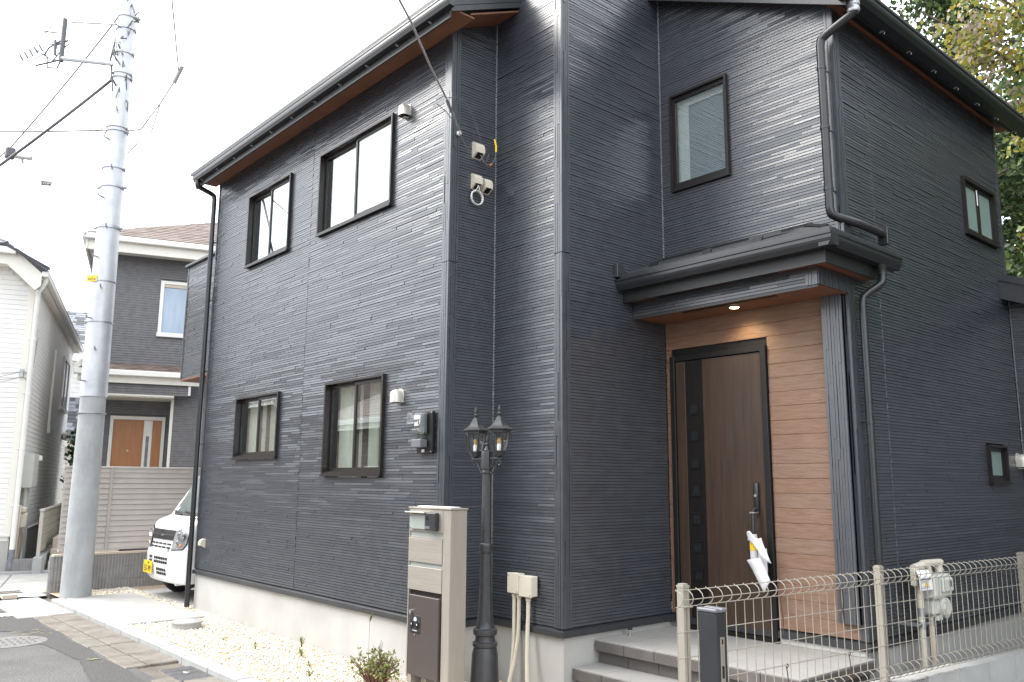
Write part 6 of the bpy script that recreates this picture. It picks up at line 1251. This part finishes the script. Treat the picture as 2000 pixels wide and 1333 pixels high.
def conifer(label, x, y, h, rad_, seed, n=9000, group='dark evergreens behind the house'):
    t = thing('evergreen_tree', label, 'tree', (x, y, 0), group=group); g = random.Random(seed); k = MB(); k.tube([(x, y, -.2), (x + .1, y, h * .5), (x, y, h)], [.28, .18, .04], 8); cs = []
    tiers = int(h * 2.2)
    for q in range(tiers):
        z = h * (.12 + .86 * q / tiers); rr = rad_ * (1 - (z / h) ** 1.6) + .25
        for b in range(6):
            a = g.random() * 2 * PI; L = rr * g.uniform(.65, 1.15); tip = Vector((x + L * math.cos(a), y + L * math.sin(a), z - L * .18 + g.uniform(-.2, .3))); k.tube([(x, y, z), tip], [.03, .008], 5)
            m = int(n / (tiers * 6))
            for w in range(m):
                u = g.random() ** .6; sp = .10 + .28 * u; cs.append((x + L * math.cos(a) * u + g.gauss(0, sp) - x, L * math.sin(a) * u + g.gauss(0, sp), z + (tip.z - z) * u + g.gauss(-.05, .16)))
    k.build('trunk', M['bark'], t); leaves('crown', cs, .125 if y > 14.9 and x < 0 else .20, [M['fir_a'], M['fir_b'], M['fir_c']], seed, t, [.45, .30, .25], droop=.5)
conifer('tall dark evergreen at the left of the trees behind the right roof', -6.6, 18.6, 15.5, 2.6, 31, 24000)
conifer('dense evergreen behind the yellowing tree at the picture edge', -3.6, 18.9, 14.0, 3.1, 32, 26000)
conifer('lower evergreen seen just above the side wing roof', -3.2, 15.2, 6.6, 2.3, 33, 15000)
conifer('evergreen filling the gap behind the yellowing tree near the picture corner', -1.3, 20.2, 15.0, 3.2, 37, 22000)
conifer('evergreen right of the frame mirrored in the right wall window', 1.2, 15.5, 15.0, 3.6, 34, 22000)
conifer('evergreen further right beyond the frame past the mesh fence', 5.0, 13.5, 14.0, 3.6, 35, 20000)
conifer('evergreen nearest the street beyond the right frame edge', 6.8, 8.5, 12.5, 3.4, 36, 18000)
g = random.Random(77); wd = []
for q in range(26000):
    x = g.uniform(-16, 14); z = g.random() ** .8 * (11 + 2.5 * math.sin(x * .7) + 1.5 * math.sin(x * 1.9 + 1)); wd.append((x, 25 + 1.6 * math.sin(x * 1.3) + 1.2 * math.sin(z * 1.1 + x) + g.gauss(0, .5), z))
o = leaves('woodland', wd, .42, [M['fir_a'], M['fir_b'], M['hedge_a']], 78, None, [.4, .35, .25], droop=.4, kind='stuff')
HD = thing('hedge', 'bright green clipped hedge glimpsed left of the utility pole', 'hedge', (-21.5, 5.75, 0)); g = random.Random(4)
k = MB()
for q in range(12): k.tube([(-22.2 + q * .12, 5.5 + q * .04, 0), (-22.2 + q * .12, 5.5 + q * .04, 1.6)], .02, 5)
k.build('stems', M['bark'], HD)
leaves('foliage', [(g.uniform(-1.2, 1.0), g.uniform(-.45, .45), g.uniform(.1, 2.75)) for _ in range(7000)], .09, [M['hedge_a'], M['hedge_b']], 3, HD, [.6, .4])
k = MB(); k.box(-17.95, -17.75, 4.55, 4.8, 1.30, 1.93, .01); o = k.build('parcel_bin', M['beige_tile'], None); tag(o, 'tan box top showing above the louvre fence left of the pole', 'box')
# low shrub and weeds in the gravel
SH = thing('shrub', 'low twiggy shrub with small green leaves in front of the foundation', 'shrub', (-5.95, 3.78, 0)); g = random.Random(9); k = MB(); cs = []
for q in range(110):
    a = g.uniform(0, 2 * PI); R_ = g.uniform(.03, .24); h = g.uniform(.10, .25) * (1.15 - R_ * 1.2); b = Vector((-5.95 + .05 * math.cos(a), 3.78 + .04 * math.sin(a), -.02)); t = Vector((-5.95 + R_ * 1.15 * math.cos(a), 3.78 + R_ * .8 * math.sin(a), h)); mid = b.lerp(t, .55) + Vector((0, 0, .02)); k.tube([b, mid, t], [.0042, .0034, .002], 5)
    for w in range(6):
        u = g.uniform(.80, 1.12); p = mid.lerp(t, u); cs.append((p.x + g.gauss(0, .013) + 5.95, p.y + g.gauss(0, .013) - 3.78, p.z + g.gauss(.005, .012)))
for q in range(7):
    b = Vector((-5.93, 3.80, .15)); t = b + Vector((g.uniform(-.07, .06), g.uniform(-.03, .03), g.uniform(.13, .22))); k.tube([(-5.945, 3.79, .0), b, t], [.004, .003, .0015], 5)
    if q < 2: cs += [(t.x + g.gauss(0, .01) + 5.95, t.y - 3.78, t.z + g.gauss(-.03, .02)) for _ in range(6)]
k.build('twigs', M['twig'], SH); leaves('leaves', cs, .026, [M['weed_a'], M['weed_b']], 6, SH, [.55, .45])
def tuft(x, y, h, n, label, seed, spread=.10):
    t = thing('weed', label, 'weed', (x, y, 0), group='weeds growing in the white gravel'); g = random.Random(seed); k = MB()
    for q in range(n):
        a = g.uniform(0, 2 * PI); L = h * g.uniform(.5, 1); sp = spread * g.uniform(.3, 1); w = .0028; d = Vector((math.cos(a), math.sin(a), 0)); s_ = Vector((-d.y, d.x, 0)) * w; b = Vector((x, y, 0)); m_ = b + d * sp * .5 + Vector((0, 0, L * .75)); e = b + d * sp + Vector((0, 0, L * g.uniform(.5, 1))); k.add([b - s_, b + s_, m_ + s_, m_ - s_, e], [(0, 1, 2, 3), (3, 2, 4)])
    k.build('blades', M['weed_a'] if seed % 2 else M['weed_b'], t); return t
tuft(-7.72, 4.05, .15, 14, 'grass weed against the foundation right of the panel joint', 1, .09); tuft(-7.35, 3.86, .09, 22, 'spreading weed clump in the middle of the gravel right of centre', 2, .13); tuft(-8.55, 3.62, .06, 10, 'thin weed in the gravel nearest the kerb', 3, .12); tuft(-7.9, 3.66, .07, 10, 'small round weed halfway between kerb and foundation', 5, .06); tuft(-8.1, 3.75, .05, 8, 'tiny weed sprig left of the round weed', 7, .05); tuft(-6.55, 3.52, .10, 14, 'weed left of the twiggy shrub beside the kerb', 9, .10); tuft(-6.9, 3.70, .06, 8, 'sparse weed behind the one nearest the shrub', 11, .07)
FX = thing('foxtail_grass', 'single tall foxtail grass stalk with drooping green head by the foundation', 'grass stalk', (-6.30, 3.92, 0)); k = MB(); k.tube([(-6.30, 3.92, 0), (-6.295, 3.92, .25), (-6.30, 3.925, .43)], .0016, 5); k.build('stalk', M['weed_b'], FX); k = MB(); k.tube([(-6.30, 3.925, .43), (-6.29, 3.928, .46), (-6.27, 3.932, .50)], [.004, .010, .004], 7); k.build('seed_head', M['weed_a'], FX, smooth=60)
# ------------------------------------------------------------------ street details
IL = thing('inspection_lid', 'round grey plastic inspection lid standing proud of the gravel', 'lid', (-9.52, 3.60, 0)); k = MB(); k.lathe((-9.52, 3.60, 0), [(.155, -.05), (.155, .05), (.165, .052), (.165, .066), (.155, .072)], 32); k.build('lid', M['lid'], IL, smooth=40)
MH = thing('manhole_cover', 'round iron manhole cover in the asphalt at the left edge', 'manhole cover', (-10.08, 2.02, -.05)); k = MB(); k.lathe((-10.08, 2.02, -.05), [(.335, -.03), (.335, .0), (.285, .001)], 40); k.build('frame_ring', M['iron'], MH)
k = MB(); k.lathe((-10.08, 2.02, -.05), [(.278, -.03), (.278, -.002)], 40); g = random.Random(6)
for i in range(9):
    for j in range(9):
        x = -10.08 - .26 + i * .065; y = 2.02 - .26 + j * .065
        if (x + 10.08) ** 2 + (y - 2.02) ** 2 < .25 ** 2: k.box(x - .026, x + .026, y - .010, y + .010, -.052, -.046 + .002 * ((i + j) % 2)) if (i + j) % 2 else k.box(x - .010, x + .010, y - .026, y + .026, -.052, -.047)
k.build('cover', M['iron'], MH)
DG = thing('drain_cover', 'dark steel gutter drain cover with a bright handle beside the kerb', 'drain cover', (-7.49, 2.86, -.05))
for q in range(4): k = MB(); k.box(-7.755 + q * .135, -7.628 + q * .135, 2.725, 2.995, -.09, -.036, .003); k.build('cover_plate', M['grate'], DG)
k = MB(); k.box(-7.76, -7.215, 2.72, 3.0, -.1, -.045); k.build('frame', M['steel'], DG); k = MB(); k.box(-7.535, -7.45, 2.845, 2.872, -.036, -.028, .003); k.lathe((-7.49, 2.86, -.036), [(.03, 0), (.03, .006)], 12); k.build('handle', M['steel'], DG)
RG = thing('road_grate', 'small iron gutter grate in front of the white house forecourt', 'grate', (-14.35, 2.80, -.05)); 
for q in range(9): k = MB(); k.box(-14.42, -14.26, 2.52 + q * .045, 2.54 + q * .045, -.055, -.042); k.build('bar', M['iron'], RG)
k = MB(); k.box(-14.46, -14.42, 2.5, 2.95, -.055, -.040); k.box(-14.26, -14.22, 2.5, 2.95, -.055, -.040); k.build('frame', M['concrete_old'], RG)
BR = thing('brick_piece', 'loose brown brick lying on the pale gutter blocks', 'brick', (-13.55, 2.62, -.04)); k = MB(); k.box(-13.62, -13.50, 2.56, 2.74, -.045, .015, .006); k.build('brick', M['beige_tile'], BR)
mb = MB(); n = 20; mb.add([(-12.05 + .16 * math.cos(2 * PI * i / n), 2.36 + .16 * math.sin(2 * PI * i / n), -.0462) for i in range(n)], [tuple(range(n))]); mb.build('painted_ring', M['paint_white'], kind='structure')
g = random.Random(14); mb = MB()
for q in range(26):
    x = g.uniform(-10.7, -10.1) if q < 20 else g.uniform(-8.7, -8.45); y = g.uniform(2.1, 2.5) if q < 20 else g.uniform(2.38, 2.5); s = g.uniform(.008, .022); a = g.random() * 3; d = Vector((math.cos(a), math.sin(a), 0)) * s * 1.8; e = Vector((-math.sin(a), math.cos(a), 0)) * s * .5; c_ = Vector((x, y, -.0455)); mb.quad(c_ - d - e, c_ + d - e, c_ + d * .8 + e, c_ - d + e)
mb.build('paint_fleck', M['paint_yellow'], kind='structure')
